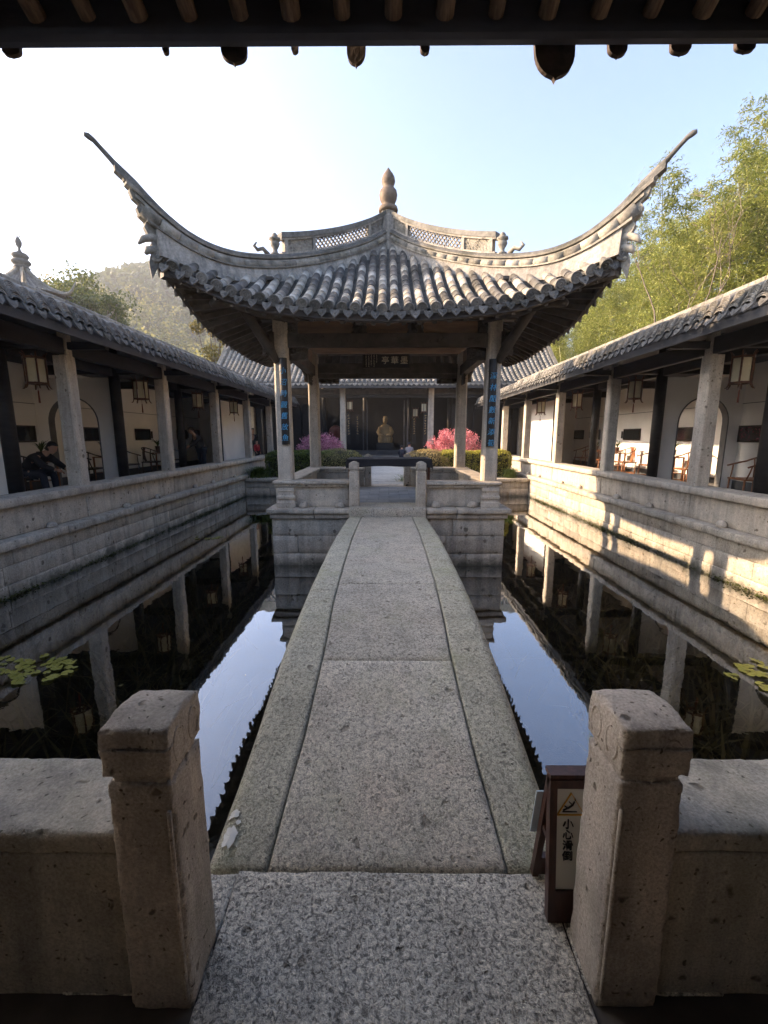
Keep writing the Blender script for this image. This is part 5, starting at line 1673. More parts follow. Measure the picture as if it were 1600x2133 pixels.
# ================================================================== FRAMED PICTURES
M_['glass'] = plain_mat('picture_glass', (0.020, 0.024, 0.024), 0.08, 0.4, 2.0, 0, spec=0.6)
M_['frame'] = plain_mat('dark_picture_frame', (0.022, 0.014, 0.010), 0.4, 0.2, 6, 0)
mp, nt, b = new_mat('plum_blossom_picture')
P = pos(nt); v = voro(nt, P, 26)
nt.links.new(mixc(nt, ramp(nt, math_n(nt, 'ADD', v.outputs['Distance'], math_n(nt, 'MULTIPLY', noise_n(nt, P, 4), 0.6)), [(0.45, (1, 1, 1)), (0.62, (0, 0, 0))]), (0.02, 0.018, 0.02), (0.42, 0.06, 0.12)), b.inputs['Base Color'])
b.inputs['Roughness'].default_value = 0.25
M_['plum'] = mp
ords = ['first', 'second', 'third', 'fourth', 'fifth', 'sixth']
for s, lst in ((-1, ((9.80, 0.95), (12.25, 0.66), (14.83, 0.90), (16.25, 0.55), (17.65, 0.85), (18.95, 0.72))), (1, ((10.00, 0.75), (12.25, 0.74), (14.88, 1.0), (16.15, 0.5), (17.45, 0.72), (18.95, 0.9)))):
    for i, (y, w) in enumerate(lst):
        lab = '%s dark framed picture along the white wall of the %s corridor' % (ords[i], 'left' if s < 0 else 'right')
        if s > 0 and i == 0: lab = 'framed picture of pink blossom on the right corridor wall'
        t = thing('framed_picture', lab, 'picture', (s*8.28, y, 1.46), 'pictures along the corridor walls')
        z0, z1 = 1.45, 1.83
        fx = sorted((s*8.245, s*8.283))
        for a0, a1, c0, c1 in ((y-w/2, y+w/2, z0, z0+0.035), (y-w/2, y+w/2, z1-0.035, z1), (y-w/2, y-w/2+0.035, z0+0.0352, z1-0.0352), (y+w/2-0.035, y+w/2, z0+0.0352, z1-0.0352)):
            bevel_box('frame', fx[0], fx[1], a0, a1, c0, c1, M_['frame'], t, 0.004)
        gx = sorted((s*8.258, s*8.275))
        bevel_box('glass', gx[0], gx[1], y-w/2+0.0352, y+w/2-0.0352, z0+0.0352, z1-0.0352, M_['plum'] if (s > 0 and i == 0) else M_['glass'], t, 0)
        if i % 2 == 0 and i > 0:
            bevel_box('name_plate', fx[0]+0.01, fx[1]-0.01, y+w/2+0.06, y+w/2+0.15, z0+0.06, z1-0.08, M_['frame'], t, 0.002)

# ================================================================== CHAIRS, SIDE TABLES, POT PLANTS
def chair_proto(name, mat):
    """horseshoe-back armchair, seat facing local +x"""
    t = thing(name, 'x', 'chair', (0, 0, 0), 'armchairs along the corridors')
    bevel_box('seat', -0.24, 0.24, -0.30, 0.30, 0.455, 0.49, mat, t, 0.008, local=True)
    for sx in (-1, 1):
        for sy in (-1, 1):
            g = G(); g.tube([(sx*0.225, sy*0.275, 0.0), (sx*0.215, sy*0.265, 0.455)], 0.018, 7); g.done('leg', mat, t, True, local=True)
    for a, c in (((-0.22, -0.27), (-0.22, 0.27)), ((0.22, -0.27), (0.22, 0.27)), ((-0.22, -0.27), (0.22, -0.27)), ((-0.22, 0.27), (0.22, 0.27))):
        z = 0.12 if a[0] == c[0] else 0.17
        g = G(); g.bar((*a, z), (*c, z), 0.022, 0.026); g.done('stretcher', mat, t, local=True)
    pts = []
    for q in range(21):
        u = -1 + 2*q/20
        a = u*math.pi*0.62
        x = -0.02 - 0.27*math.cos(a) + (0.16*(abs(u)-0.7)/0.3 if abs(u) > 0.7 else 0); y = 0.33*math.sin(a) if abs(u) < 0.8 else math.copysign(0.33*math.sin(0.8*math.pi*0.62) + 0.03*(abs(u)-0.8)/0.2, u)
        z = 0.94 - 0.22*abs(u)**1.6
        pts.append((x, y, z))
    g = G(); g.tube(pts, 0.017, 7); g.done('arm_rail', mat, t, True, local=True)
    g = G(); P = []
    for q in range(7):
        z = 0.49 + 0.44*q/6; x = -0.225 - 0.055*math.sin(q/6*math.pi*0.9) + 0.0*q
        P.append([(x, y, z) for y in (-0.075, 0.075)])
    g.grid(P); g.grid([[(p[0]-0.014, p[1], p[2]) for p in r][::-1] for r in P]); g.done('back_splat', mat, t, local=True)
    for sy in (-1, 1):
        g = G(); g.tube([(0.20, sy*0.27, 0.47), (0.17, sy*0.30, 0.60), (0.15, sy*0.325, 0.735)], 0.013, 6); g.done('arm_post', mat, t, True, local=True)
        g = G(); g.tube([(-0.20, sy*0.255, 0.47), (-0.19, sy*0.245, 0.70), (-0.17, sy*0.25, 0.885)], 0.014, 6); g.done('rear_post', mat, t, True, local=True)
    return t
cpr = chair_proto('armchair', M_['chairwood']); cpl = chair_proto('armchair', M_['blackchair'])
def table_proto():
    t = thing('side_table', 'x', 'table', (0, 0, 0), 'side tables between the armchairs')
    bevel_box('table_top', -0.21, 0.21, -0.21, 0.21, 0.72, 0.75, M_['chairwood'], t, 0.006, local=True)
    for sx in (-1, 1):
        for sy in (-1, 1):
            bevel_box('leg', sx*0.185-0.018, sx*0.185+0.018, sy*0.185-0.018, sy*0.185+0.018, 0.0, 0.72, M_['chairwood'], t, 0.003, local=True)
    bevel_box('shelf', -0.18, 0.18, -0.18, 0.18, 0.30, 0.32, M_['chairwood'], t, 0.003, local=True)
    return t
tpr = table_proto()
M_['potleaf'] = leaf_mat('strap_leaf', [(0.1, (0.02, 0.04, 0.012)), (0.6, (0.05, 0.085, 0.025)), (1, (0.12, 0.16, 0.05))], 0.25)
M_['pot'] = plain_mat('brown_pot', (0.07, 0.035, 0.025), 0.5, 0.2, 6, 0.1)
def plant_proto(n=26, L=0.42, seed=1):
    t = thing('potted_plant', 'x', 'plant', (0, 0, 0), 'pot plants on the side tables')
    g = G(); g.lathe([(0.0, 0), (0.055, 0), (0.06, 0.03), (0.085, 0.19), (0.095, 0.20), (0.09, 0.215), (0.075, 0.215), (0.07, 0.19), (0, 0.19)], 14); g.done('pot', M_['pot'], t, True, local=True)
    g = G(); r = random.Random(seed)
    for _ in range(n):
        a = r.uniform(0, 6.28); l = L*r.uniform(0.6, 1.1); bend = r.uniform(0.3, 1.0); w = r.uniform(0.010, 0.017)
        dx, dy = math.cos(a), math.sin(a)
        P = []
        for q in range(6):
            u = q/5
            out = l*u*(0.35+0.5*bend*u); z = 0.19 + l*u*(1-0.55*bend*u*u)
            ww = w*(1-u**2)*1.0 + 0.001
            P.append([(dx*out - dy*ww, dy*out + dx*ww, z), (dx*out + dy*ww, dy*out - dx*ww, z)])
        g.grid(P)
    g.done('leaves', M_['potleaf'], t, local=True)
    return t
ppr = plant_proto()
used = set()
def place(proto, M, lab):
    if proto.name not in used:
        used.add(proto.name); proto.matrix_basis = M; proto['label'] = lab; BASE[proto.name] = M
        return proto
    return copy_tree(proto, M, lab)
oc = ['first', 'second', 'third', 'fourth', 'fifth', 'sixth', 'seventh']
# right corridor: sunlit rosewood chairs in pairs
for i, (x, y, rz) in enumerate(((7.15, 8.55, 168), (7.75, 11.25, 180), (7.75, 12.75, 176), (7.75, 14.25, 184), (7.7, 15.6, 176), (7.75, 17.2, 182))):
    place(cpr, Matrix.Translation((x, y, 0.28)) @ Matrix.Rotation(R(rz), 4, 'Z'), 'red-brown horseshoe armchair, %s from the camera in the right corridor' % oc[i])
for i, (x, y) in enumerate(((7.85, 12.0), (7.85, 14.93), (7.85, 16.4))):
    place(tpr, Matrix.Translation((x, y, 0.28)), '%s small wooden side table along the right corridor' % oc[i])
    place(ppr, Matrix.Translation((x, y, 1.031)) @ Matrix.Rotation(i*1.3, 4, 'Z') @ Matrix.Scale(0.85, 4), 'green pot plant on the %s side table of the right corridor' % oc[i])
for i, (x, y, rz) in enumerate(((-7.55, 8.95, 0), (-7.75, 11.30, 4), (-7.75, 12.85, -4), (-7.72, 14.30, 3), (-7.7, 15.5, -5))):
    place(cpl, Matrix.Translation((x, y, 0.28)) @ Matrix.Rotation(R(rz), 4, 'Z'), 'dark horseshoe armchair, %s from the camera in the left corridor' % oc[i])
for i, (x, y) in enumerate(((-7.85, 9.85), (-7.85, 12.05), (-7.85, 14.93))):
    place(tpr, Matrix.Translation((x, y, 0.28)), '%s small wooden side table along the left corridor' % oc[i])
    place(ppr, Matrix.Translation((x, y, 1.031)) @ Matrix.Rotation(i*1.9+0.4, 4, 'Z'), 'green pot plant on the %s side table of the left corridor' % oc[i])

# ================================================================== PEOPLE
def skin_mesh(name, joints, edges, sub=2):
    """joints: list of (pos, radius or (rx, ry)); grown with a skin modifier and subdivision"""
    me = bpy.data.meshes.new(name)
    me.from_pydata([tuple(p) for p, r in joints], edges, [])
    o = bpy.data.objects.new(name, me); COL.objects.link(o)
    sk = o.modifiers.new('skin', 'SKIN'); sk.use_smooth_shade = True
    sb = o.modifiers.new('sub', 'SUBSURF'); sb.levels = sub; sb.render_levels = sub
    if not me.skin_vertices: 
        bm = bmesh.new(); bm.from_mesh(me); bm.verts.layers.skin.verify(); bm.to_mesh(me); bm.free()
    for i, (p, r) in enumerate(joints):
        sv = me.skin_vertices[0].data[i]
        sv.radius = (r, r) if not isinstance(r, tuple) else r
        sv.use_root = (i == 0)
    dg = bpy.context.evaluated_depsgraph_get(); dg.update()
    m2 = bpy.data.meshes.new_from_object(o.evaluated_get(dg))
    bpy.data.objects.remove(o)
    return m2
M_['skin'] = plain_mat('skin', (0.45, 0.27, 0.19), 0.55, 0.06, 12, 0)
M_['hair'] = plain_mat('black_hair', (0.012, 0.010, 0.010), 0.5, 0.2, 20, 0.2)
M_['blackcoat'] = plain_mat('black_jacket', (0.016, 0.016, 0.019), 0.7, 0.2, 10, 0.2)
M_['greycoat'] = plain_mat('grey_jacket', (0.22, 0.225, 0.24), 0.8, 0.12, 10, 0.2)
M_['navy'] = plain_mat('navy_trousers', (0.018, 0.022, 0.035), 0.8, 0.15, 10, 0.2)
M_['redcoat'] = plain_mat('red_jacket', (0.42, 0.03, 0.045), 0.7, 0.15, 10, 0.2)
M_['pale'] = plain_mat('white_cloth', (0.62, 0.62, 0.62), 0.8, 0.06, 10, 0.1)
def person(label, J, coat, trousers, hairlen=0.0, cap=None, scarf=None, group=None):
    """J: joint positions (pelvis, waist, chest, neck, head, and left/right shoulder, elbow, wrist, hip, knee, ankle, toe)"""
    V = {k: Vector(v) for k, v in J.items() if k != '_k'}
    t = thing('person', label, 'person', (V['pelvis'].x, V['pelvis'].y, min(V['toe_l'].z, V['toe_r'].z)-0.03), group)
    k = J.get('_k', 1.0) if isinstance(J.get('_k', 1.0), float) else 1.0
    def limb(names, radii): return [(V[n], r*k) for n, r in zip(names, radii)]
    order = ['pelvis', 'waist', 'chest', 'neck', 'head']
    joints = limb(order, [0.125, 0.115, 0.135, 0.052, 0.06]); edges = [(0, 1), (1, 2), (2, 3), (3, 4)]
    for sd in ('l', 'r'):
        b0 = len(joints)
        joints += limb(['shoulder_'+sd, 'elbow_'+sd, 'wrist_'+sd], [0.062, 0.045, 0.028]); edges += [(2, b0), (b0, b0+1), (b0+1, b0+2)]
        b0 = len(joints)
        joints += limb(['hip_'+sd, 'knee_'+sd, 'ankle_'+sd, 'toe_'+sd], [0.088, 0.060, 0.038, 0.035]); edges += [(0, b0), (b0, b0+1), (b0+1, b0+2), (b0+2, b0+3)]
    me = skin_mesh('body', joints, edges, 2)
    me.materials.clear(); me.materials.append(M_['skin'])
    # head, nose, ears and the five-fingered hands join the same mesh
    g = G()
    fw = Vector(J['_face']).normalized(); up = (V['head'] - V['neck']).normalized(); rt = fw.cross(up).normalized(); up = rt.cross(fw)
    hc = V['head'] + up*0.05*k
    def hp(a, b_, c): return hc + (rt*a + fw*b_ + up*c)*k
    hv = []; n = 14
    prof = [(0.02, -0.118, 0.035), (0.045, -0.10, 0.028), (0.062, -0.06, 0.012), (0.072, -0.015, 0.0), (0.077, 0.03, -0.004), (0.072, 0.07, -0.008), (0.052, 0.10, -0.01), (0.015, 0.115, -0.01)]
    rings = [[hp(r*math.cos(2*math.pi*q/n), o_ + r*1.22*math.sin(2*math.pi*q/n), z) for q in range(n)] for r, z, o_ in prof]
    g.sweep(rings)
    g.tube([hp(0, 0.088, 0.02), hp(0, 0.108, -0.018), hp(0, 0.09, -0.03)], [0.008*k, 0.014*k, 0.010*k], 6)
    g.tube([hp(-0.022, 0.086, -0.058), hp(0.022, 0.086, -0.058)], 0.006*k, 5)
    for s_ in (-1, 1):
        g.tube([hp(s_*0.076, -0.005, 0.02), hp(s_*0.084, -0.012, 0.0), hp(s_*0.076, -0.002, -0.025)], [0.008*k, 0.013*k, 0.007*k], 6)
        g.tube([hp(s_*0.030, 0.084, 0.006), hp(s_*0.032, 0.088, 0.006)], 0.010*k, 6)
    for sd in ('l', 'r'):
        w = V['wrist_'+sd]; d = (w - V['elbow_'+sd]).normalized(); x = d.cross(Vector((0, 0, 1)))
        x = x.normalized() if x.length > 0.05 else Vector((1, 0, 0)); z = x.cross(d)
        pc = w + d*0.045*k
        g.tube([w, w + d*0.03*k, w + d*0.085*k], [0.024*k, 0.034*k, 0.030*k], 8)
        for q in range(4):
            o_ = x*(-0.03 + 0.02*q)*k; L = (0.07, 0.08, 0.075, 0.06)[q]*k
            g.tube([w + d*0.075*k + o_, w + d*(0.075*k + L*0.5) + o_ - z*0.008*k, w + d*(0.075*k + L*0.85) + o_ - z*0.035*k], [0.009*k, 0.008*k, 0.006*k], 5)
        g.tube([w + d*0.03*k + x*0.03*k, w + d*0.06*k + x*0.055*k - z*0.01*k, w + d*0.09*k + x*0.05*k - z*0.02*k], [0.011*k, 0.009*k, 0.007*k], 5)
    bm = bmesh.new(); bm.from_mesh(me)
    tmp = bpy.data.meshes.new('tmp'); tmp.from_pydata([tuple(p) for p in g.v], [], g.f); bm.from_mesh(tmp); bpy.data.meshes.remove(tmp)
    bm.to_mesh(me); bm.free()
    me.polygons.foreach_set('use_smooth', [True]*len(me.polygons))
    put('body', me, None, t)
    # jacket
    cj = limb(['waist', 'chest'], [0.155, 0.165]); cj.insert(0, (V['pelvis'] + (V['waist']-V['pelvis'])*0.15, 0.165*k)); cj.append((lerp(V['chest'], V['neck'], 0.75), 0.075*k))
    ce = [(0, 1), (1, 2), (2, 3)]
    for sd in ('l', 'r'):
        b0 = len(cj); cj += limb(['shoulder_'+sd, 'elbow_'+sd], [0.085, 0.066]) + [(lerp(V['elbow_'+sd], V['wrist_'+sd], 0.88), 0.048*k)]; ce += [(2, b0), (b0, b0+1), (b0+1, b0+2)]
    m = skin_mesh('jacket', cj, ce, 2); m.materials.clear(); put('jacket', m, coat, t)
    tj = [(V['pelvis'], 0.145*k)]; te = []
    for sd in ('l', 'r'):
        b0 = len(tj); tj += limb(['hip_'+sd, 'knee_'+sd], [0.105, 0.078]) + [(lerp(V['knee_'+sd], V['ankle_'+sd], 0.92), 0.058*k)]; te += [(0, b0), (b0, b0+1), (b0+1, b0+2)]
    m = skin_mesh('trousers', tj, te, 2); m.materials.clear(); put('trousers', m, trousers, t)
    for sd in ('l', 'r'):
        g = G(); a = V['ankle_'+sd]; b_ = V['toe_'+sd]
        dv = (b_-a); dv.z = 0
        dv = dv.normalized() if dv.length > 0.01 else Vector((0, -1, 0))
        base = Vector((a.x, a.y, min(a.z-0.03, b_.z)))
        g.tube([base - dv*0.06*k, base, base + dv*0.10*k, base + dv*0.17*k], [0.035*k, 0.045*k, 0.042*k, 0.02*k], 8); g.done('shoe', M_['blackcoat'], t, True)
    # hair
    g = G()
    rings = []
    for r, z, o_ in ((0.084, -0.03 - hairlen, -0.028), (0.086, 0.0, -0.022), (0.087, 0.04, -0.016), (0.081, 0.085, -0.014), (0.058, 0.118, -0.012), (0.015, 0.132, -0.012)):
        rings.append([hp(r*math.cos(2*math.pi*q/16), o_ + (r*1.18*math.sin(2*math.pi*q/16) if math.sin(2*math.pi*q/16) < 0 or z > 0.05 else r*0.55*math.sin(2*math.pi*q/16)), z) for q in range(16)])
    g.sweep(rings); g.done('hair' if cap is None else 'cap', M_['hair'] if cap is None else cap, t, True)
    return t
# leaning, seated on the first chair of the left corridor
bx0, by0 = -7.42, 8.95
person('person in a black jacket seated on a chair, bent forward, in the left corridor', dict(pelvis=(-7.50, 8.95, 0.84), waist=(-7.40, 8.97, 1.00), chest=(-7.22, 9.0, 1.16), neck=(-7.06, 9.01, 1.26), head=(-6.97, 9.01, 1.31),
    shoulder_l=(-7.18, 9.19, 1.17), elbow_l=(-6.98, 9.24, 0.98), wrist_l=(-6.78, 9.14, 0.90), shoulder_r=(-7.18, 8.81, 1.17), elbow_r=(-6.98, 8.76, 0.98), wrist_r=(-6.80, 8.88, 0.90),
    hip_l=(-7.46, 9.05, 0.83), knee_l=(-7.05, 9.10, 0.82), ankle_l=(-7.02, 9.10, 0.38), toe_l=(-6.88, 9.10, 0.32), hip_r=(-7.46, 8.85, 0.83), knee_r=(-7.05, 8.80, 0.82), ankle_r=(-6.98, 8.80, 0.38), toe_r=(-6.84, 8.80, 0.32), _face=(0.85, -0.1, -0.5)), M_['blackcoat'], M_['navy'], 0.05)
px, py = -6.85, 16.1
person('person in a dark jacket leaning over a chair in the far left corridor', dict(pelvis=(px, py, 1.14), waist=(px-0.02, py-0.03, 1.28), chest=(px-0.10, py-0.12, 1.50), neck=(px-0.18, py-0.20, 1.66), head=(px-0.22, py-0.25, 1.74),
    shoulder_l=(px-0.22, py+0.02, 1.52), elbow_l=(px-0.32, py-0.08, 1.28), wrist_l=(px-0.42, py-0.26, 1.16), shoulder_r=(px+0.06, py-0.24, 1.52), elbow_r=(px-0.06, py-0.42, 1.32), wrist_r=(px-0.26, py-0.46, 1.22),
    hip_l=(px-0.09, py+0.04, 1.10), knee_l=(px-0.09, py, 0.72), ankle_l=(px-0.08, py+0.06, 0.36), toe_l=(px-0.15, py-0.05, 0.31), hip_r=(px+0.09, py-0.04, 1.10), knee_r=(px+0.08, py-0.08, 0.72), ankle_r=(px+0.10, py-0.02, 0.36), toe_r=(px+0.04, py-0.14, 0.31), _face=(-0.6, -0.5, -0.5)), M_['blackcoat'], M_['navy'])
def standing(px, py, z0, h, yaw, label, coat, trousers, hairlen=0.0):
    k = h/1.72; c, s_ = math.cos(yaw), math.sin(yaw)
    def q(x, y, z): return (px + (x*c - y*s_)*k, py + (x*s_ + y*c)*k, z0 + z*k)
    person(label, dict(pelvis=q(0, 0, 0.90), waist=q(0, 0, 1.04), chest=q(0, 0, 1.27), neck=q(0, 0.01, 1.45), head=q(0, -0.01, 1.53), shoulder_l=q(0.18, 0, 1.36), elbow_l=q(0.22, 0.02, 1.10), wrist_l=q(0.20, -0.10, 0.88), shoulder_r=q(-0.18, 0, 1.36), elbow_r=q(-0.22, 0.02, 1.10), wrist_r=q(-0.18, -0.12, 0.90),
        hip_l=q(0.09, 0, 0.88), knee_l=q(0.09, -0.02, 0.48), ankle_l=q(0.09, 0.02, 0.09), toe_l=q(0.10, -0.10, 0.03), hip_r=q(-0.09, 0, 0.88), knee_r=q(-0.09, -0.02, 0.48), ankle_r=q(-0.09, 0.02, 0.09), toe_r=q(-0.10, -0.10, 0.03), _face=(s_, -c, -0.05), _k=k), coat, trousers, hairlen)
standing(-5.98, 20.05, 0.28, 1.12, R(60), 'child in a red jacket behind the left parapet near the hall', M_['redcoat'], M_['navy'])
standing(-6.35, 20.75, 0.28, 1.68, R(40), 'person in black standing in shadow at the far left corridor end', M_['blackcoat'], M_['navy'])
def sitting_back(px, py, z, label, coat, cap, k):
    """seated on the terrace edge with the back to the court"""
    def q(x, y, zz): return (px + x*k, py + y*k, z + zz*k)
    person(label, dict(pelvis=q(0, 0, 0.12), waist=q(0, 0.0, 0.26), chest=q(0, 0.04, 0.46), neck=q(0, 0.08, 0.62), head=q(0, 0.11, 0.69), shoulder_l=q(-0.17, 0.05, 0.52), elbow_l=q(-0.21, 0.12, 0.28), wrist_l=q(-0.12, 0.30, 0.22), shoulder_r=q(0.17, 0.05, 0.52), elbow_r=q(0.21, 0.12, 0.28), wrist_r=q(0.12, 0.30, 0.22),
        hip_l=q(-0.09, 0.04, 0.10), knee_l=q(-0.12, 0.42, 0.40), ankle_l=q(-0.12, 0.40, 0.06), toe_l=q(-0.12, 0.52, 0.03), hip_r=q(0.09, 0.04, 0.10), knee_r=q(0.12, 0.42, 0.40), ankle_r=q(0.12, 0.40, 0.06), toe_r=q(0.12, 0.52, 0.03), _face=(0.1, 1, -0.2), _k=k), coat, M_['navy'], 0.0, cap)
sitting_back(1.08, 20.95, 0.555, 'person in a grey jacket and cap crouched before the hall, seen from behind', M_['greycoat'], M_['navy'], 0.85)
sitting_back(0.72, 20.95, 0.555, 'small person in navy with a white collar crouched before the hall', M_['navy'], None, 0.68)

# ================================================================== WATER LILIES
M_['lily'] = leaf_mat('lily_pad', [(0.1, (0.08, 0.11, 0.02)), (0.4, (0.20, 0.22, 0.04)), (0.7, (0.36, 0.33, 0.07)), (1.0, (0.42, 0.26, 0.08))], 0.15, 0.35, 3)
def pad_mesh(seed):
    r = random.Random(seed); n = 14; v = [(0, 0, 0.0)]
    for k in range(n+1):
        a = 0.22 + (2*math.pi-0.44)*k/n
        rr = 1 + 0.06*math.sin(a*3+seed)
        v.append((rr*math.cos(a), rr*math.sin(a), 0.10*math.sin(a*2+seed) + (0.10 if k % 3 == 0 else 0)))
    me = bpy.data.meshes.new('lily_pad'); me.from_pydata(v, [], [(0, k+1, k+2) for k in range(n)]); me.materials.append(M_['lily'])
    return me
pads = [pad_mesh(i) for i in range(4)]
wr = random.Random(6)
for lab, cx, cy_, rx, ry, n in (('cluster of green lily pads floating near the left embankment', -3.55, 3.58, 0.74, 0.29, 95), ('cluster of yellowing lily pads floating near the right embankment', 3.62, 3.45, 0.60, 0.38, 75), ('small far cluster of lily pads beside the left pond wall', -3.75, 8.8, 0.42, 0.18, 12)):
    t = thing('water_lily', lab, 'water lily', (cx, cy_, WZ))
    for q in range(n):
        a = wr.uniform(0, 6.28); rr = math.sqrt(wr.random())
        M = Matrix.Translation((cx + rx*rr*math.cos(a), cy_ + ry*rr*math.sin(a), WZ + 0.004 + 0.0035*wr.random()*3)) @ Matrix.Rotation(wr.uniform(0, 6.28), 4, 'Z') @ Matrix.Rotation(wr.uniform(-0.12, 0.12), 4, 'X') @ Matrix.Scale(wr.uniform(0.022, 0.052), 4)
        put('pad', pads[q % 4], None, t, mw=M)

# fallen leaves drifting on the water: too small and many to count
M_['litter'] = leaf_mat('fallen_leaf', [(0.1, (0.10, 0.07, 0.03)), (0.5, (0.22, 0.17, 0.06)), (1.0, (0.38, 0.33, 0.14))], 0.1, 0.6, 3)
g = G(); wr = random.Random(15)
for _ in range(260):
    sx = wr.choice((-1, 1)); y = wr.uniform(1.8, 14.5)
    x = sx*(4.9 - abs(wr.gauss(0, 0.9))) if wr.random() < 0.75 else sx*wr.uniform(0.8, 4.8)
    if abs(x) < 2.0 and 6.6 < y < 10.5 or abs(x) < 0.75: continue
    a = wr.uniform(0, 6.28); s_ = wr.uniform(0.008, 0.022); c_, d_ = math.cos(a), math.sin(a)
    g.add([(x-c_*s_, y-d_*s_, WZ+0.003), (x-d_*s_*0.4, y+c_*s_*0.4, WZ+0.005), (x+c_*s_, y+d_*s_, WZ+0.004), (x+d_*s_*0.4, y-c_*s_*0.4, WZ+0.003)], [(0, 1, 2, 3)])
stuff(g.done('leaf_litter', M_['litter']), 'tiny fallen leaves drifting on the pond', 'leaves')

# ================================================================== GARDEN PLANTING
def leafball(g, c, rx, ry, rz, n, size, r, flat=0.0, shell=0.55, elong=1.6, keep=None):
    """leaf-sized quads through an ellipsoid's outer volume"""
    for _ in range(n):
        d = Vector((r.gauss(0, 1), r.gauss(0, 1), r.gauss(0, 1))).normalized()
        rad = shell + (1-shell)*r.random()**0.6
        rad *= 1 + 0.16*noise.noise(Vector((d.x*2.6 + c[0], d.y*2.6 + c[1], d.z*2.6 + c[2])))
        p = Vector((c[0] + d.x*rx*rad, c[1] + d.y*ry*rad, c[2] + d.z*rz*rad))
        if keep and not keep(p): continue
        a = Vector((r.gauss(0, 1), r.gauss(0, 1), r.gauss(0, 1)*(1-flat))).normalized()
        nn = (d + Vector((r.gauss(0, 1), r.gauss(0, 1), r.gauss(0, 1)))*0.7).normalized()
        b_ = nn.cross(a)
        if b_.length < 0.1: continue
        b_.normalize(); a = b_.cross(nn)
        s_ = size*r.uniform(0.6, 1.3)
        a *= s_*elong/2; b_ *= s_/2
        g.add([p-a, p+b_*0.9, p+a, p-b_*0.9], [(0, 1, 2, 3)])
def boxhedge(g, x0, x1, y0, y1, z0, z1, n, size, r):
    for _ in range(n):
        f = r.random()
        x, y, z = r.uniform(x0, x1), r.uniform(y0, y1), r.uniform(z0, z1)
        if f < 0.45: z = z1 - abs(r.gauss(0, 0.05))
        elif f < 0.8: y = y0 + abs(r.gauss(0, 0.05))
        elif f < 0.9: x = x0 + abs(r.gauss(0, 0.05))
        else: x = x1 - abs(r.gauss(0, 0.05))
        lump = 0.07*noise.noise(Vector((x*1.8, y*1.8, z*2)))
        z += lump + (0.04*r.random() if r.random() < 0.1 else 0)
        # rounded shoulders
        ex = min(x-x0, x1-x); ey = min(y-y0, y1-y)
        z -= 0.12*max(0, 1-ex/0.25)**2 + 0.10*max(0, 1-ey/0.2)**2 if z > z1-0.2 else 0
        p = Vector((x, y-lump*0.8, z))
        a = Vector((r.gauss(0, 1), r.gauss(0, 1), r.gauss(0, 1))).normalized(); b_ = a.cross(Vector((r.gauss(0, 1), r.gauss(0, 1), r.gauss(0, 1)))).normalized()
        s_ = size*r.uniform(0.6, 1.3); a *= s_*0.8; b_ *= s_*0.5
        g.add([p-a, p+b_, p+a, p-b_], [(0, 1, 2, 3)])
M_['hedge'] = leaf_mat('box_hedge_leaf', [(0.15, (0.03, 0.055, 0.014)), (0.5, (0.085, 0.13, 0.028)), (0.85, (0.20, 0.25, 0.05))], 0.3)
M_['hedgey'] = leaf_mat('sunlit_golden_hedge_leaf', [(0.15, (0.18, 0.19, 0.03)), (0.5, (0.38, 0.35, 0.055)), (0.85, (0.55, 0.50, 0.10))], 0.35)  # golden leaf, brightened to stand in for sunlight on the right hedge
M_['bush'] = leaf_mat('speckled_bush_leaf', [(0.15, (0.09, 0.095, 0.03)), (0.5, (0.21, 0.20, 0.07)), (0.85, (0.45, 0.41, 0.20))], 0.3)
M_['bushr'] = leaf_mat('sunlit_tawny_bush_leaf', [(0.15, (0.20, 0.15, 0.05)), (0.5, (0.40, 0.30, 0.11)), (0.85, (0.58, 0.45, 0.20))], 0.3)  # tawny leaf with the sunlit brightness put into its colour
M_['pink1'] = leaf_mat('mauve_blossom', [(0.1, (0.10, 0.05, 0.05)), (0.35, (0.36, 0.12, 0.20)), (0.6, (0.58, 0.25, 0.36)), (0.9, (0.75, 0.48, 0.55))], 0.35)
M_['pink2'] = leaf_mat('rose_blossom', [(0.1, (0.16, 0.05, 0.04)), (0.35, (0.50, 0.12, 0.15)), (0.6, (0.70, 0.25, 0.28)), (0.9, (0.82, 0.48, 0.48))], 0.35)
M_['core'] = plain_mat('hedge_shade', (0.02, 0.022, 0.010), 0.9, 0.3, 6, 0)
M_['twig'] = plain_mat('grey_brown_twig', (0.12, 0.09, 0.065), 0.8, 0.3, 12, 0.2)
r = random.Random(14)
def hedge(name, label, x0, x1, y0, y1, z0, z1, mat, n=9000, size=0.035):
    t = thing(name, label, 'hedge', ((x0+x1)/2, (y0+y1)/2, z0))
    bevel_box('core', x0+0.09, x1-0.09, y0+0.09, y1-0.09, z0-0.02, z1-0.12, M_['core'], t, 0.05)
    g = G(); boxhedge(g, x0, x1, y0, y1, z0, z1, n, size, r); stuff(g.done('foliage', mat, t))
hedge('clipped_hedge', 'dark green clipped hedge left of the walkway', -4.35, -1.75, 15.45, 16.6, 0.15, 1.06, M_['hedge'], 10000)
hedge('clipped_hedge', 'sunlit yellow-green clipped hedge right of the walkway', 1.9, 4.45, 15.45, 16.6, 0.15, 1.08, M_['hedgey'], 10000)
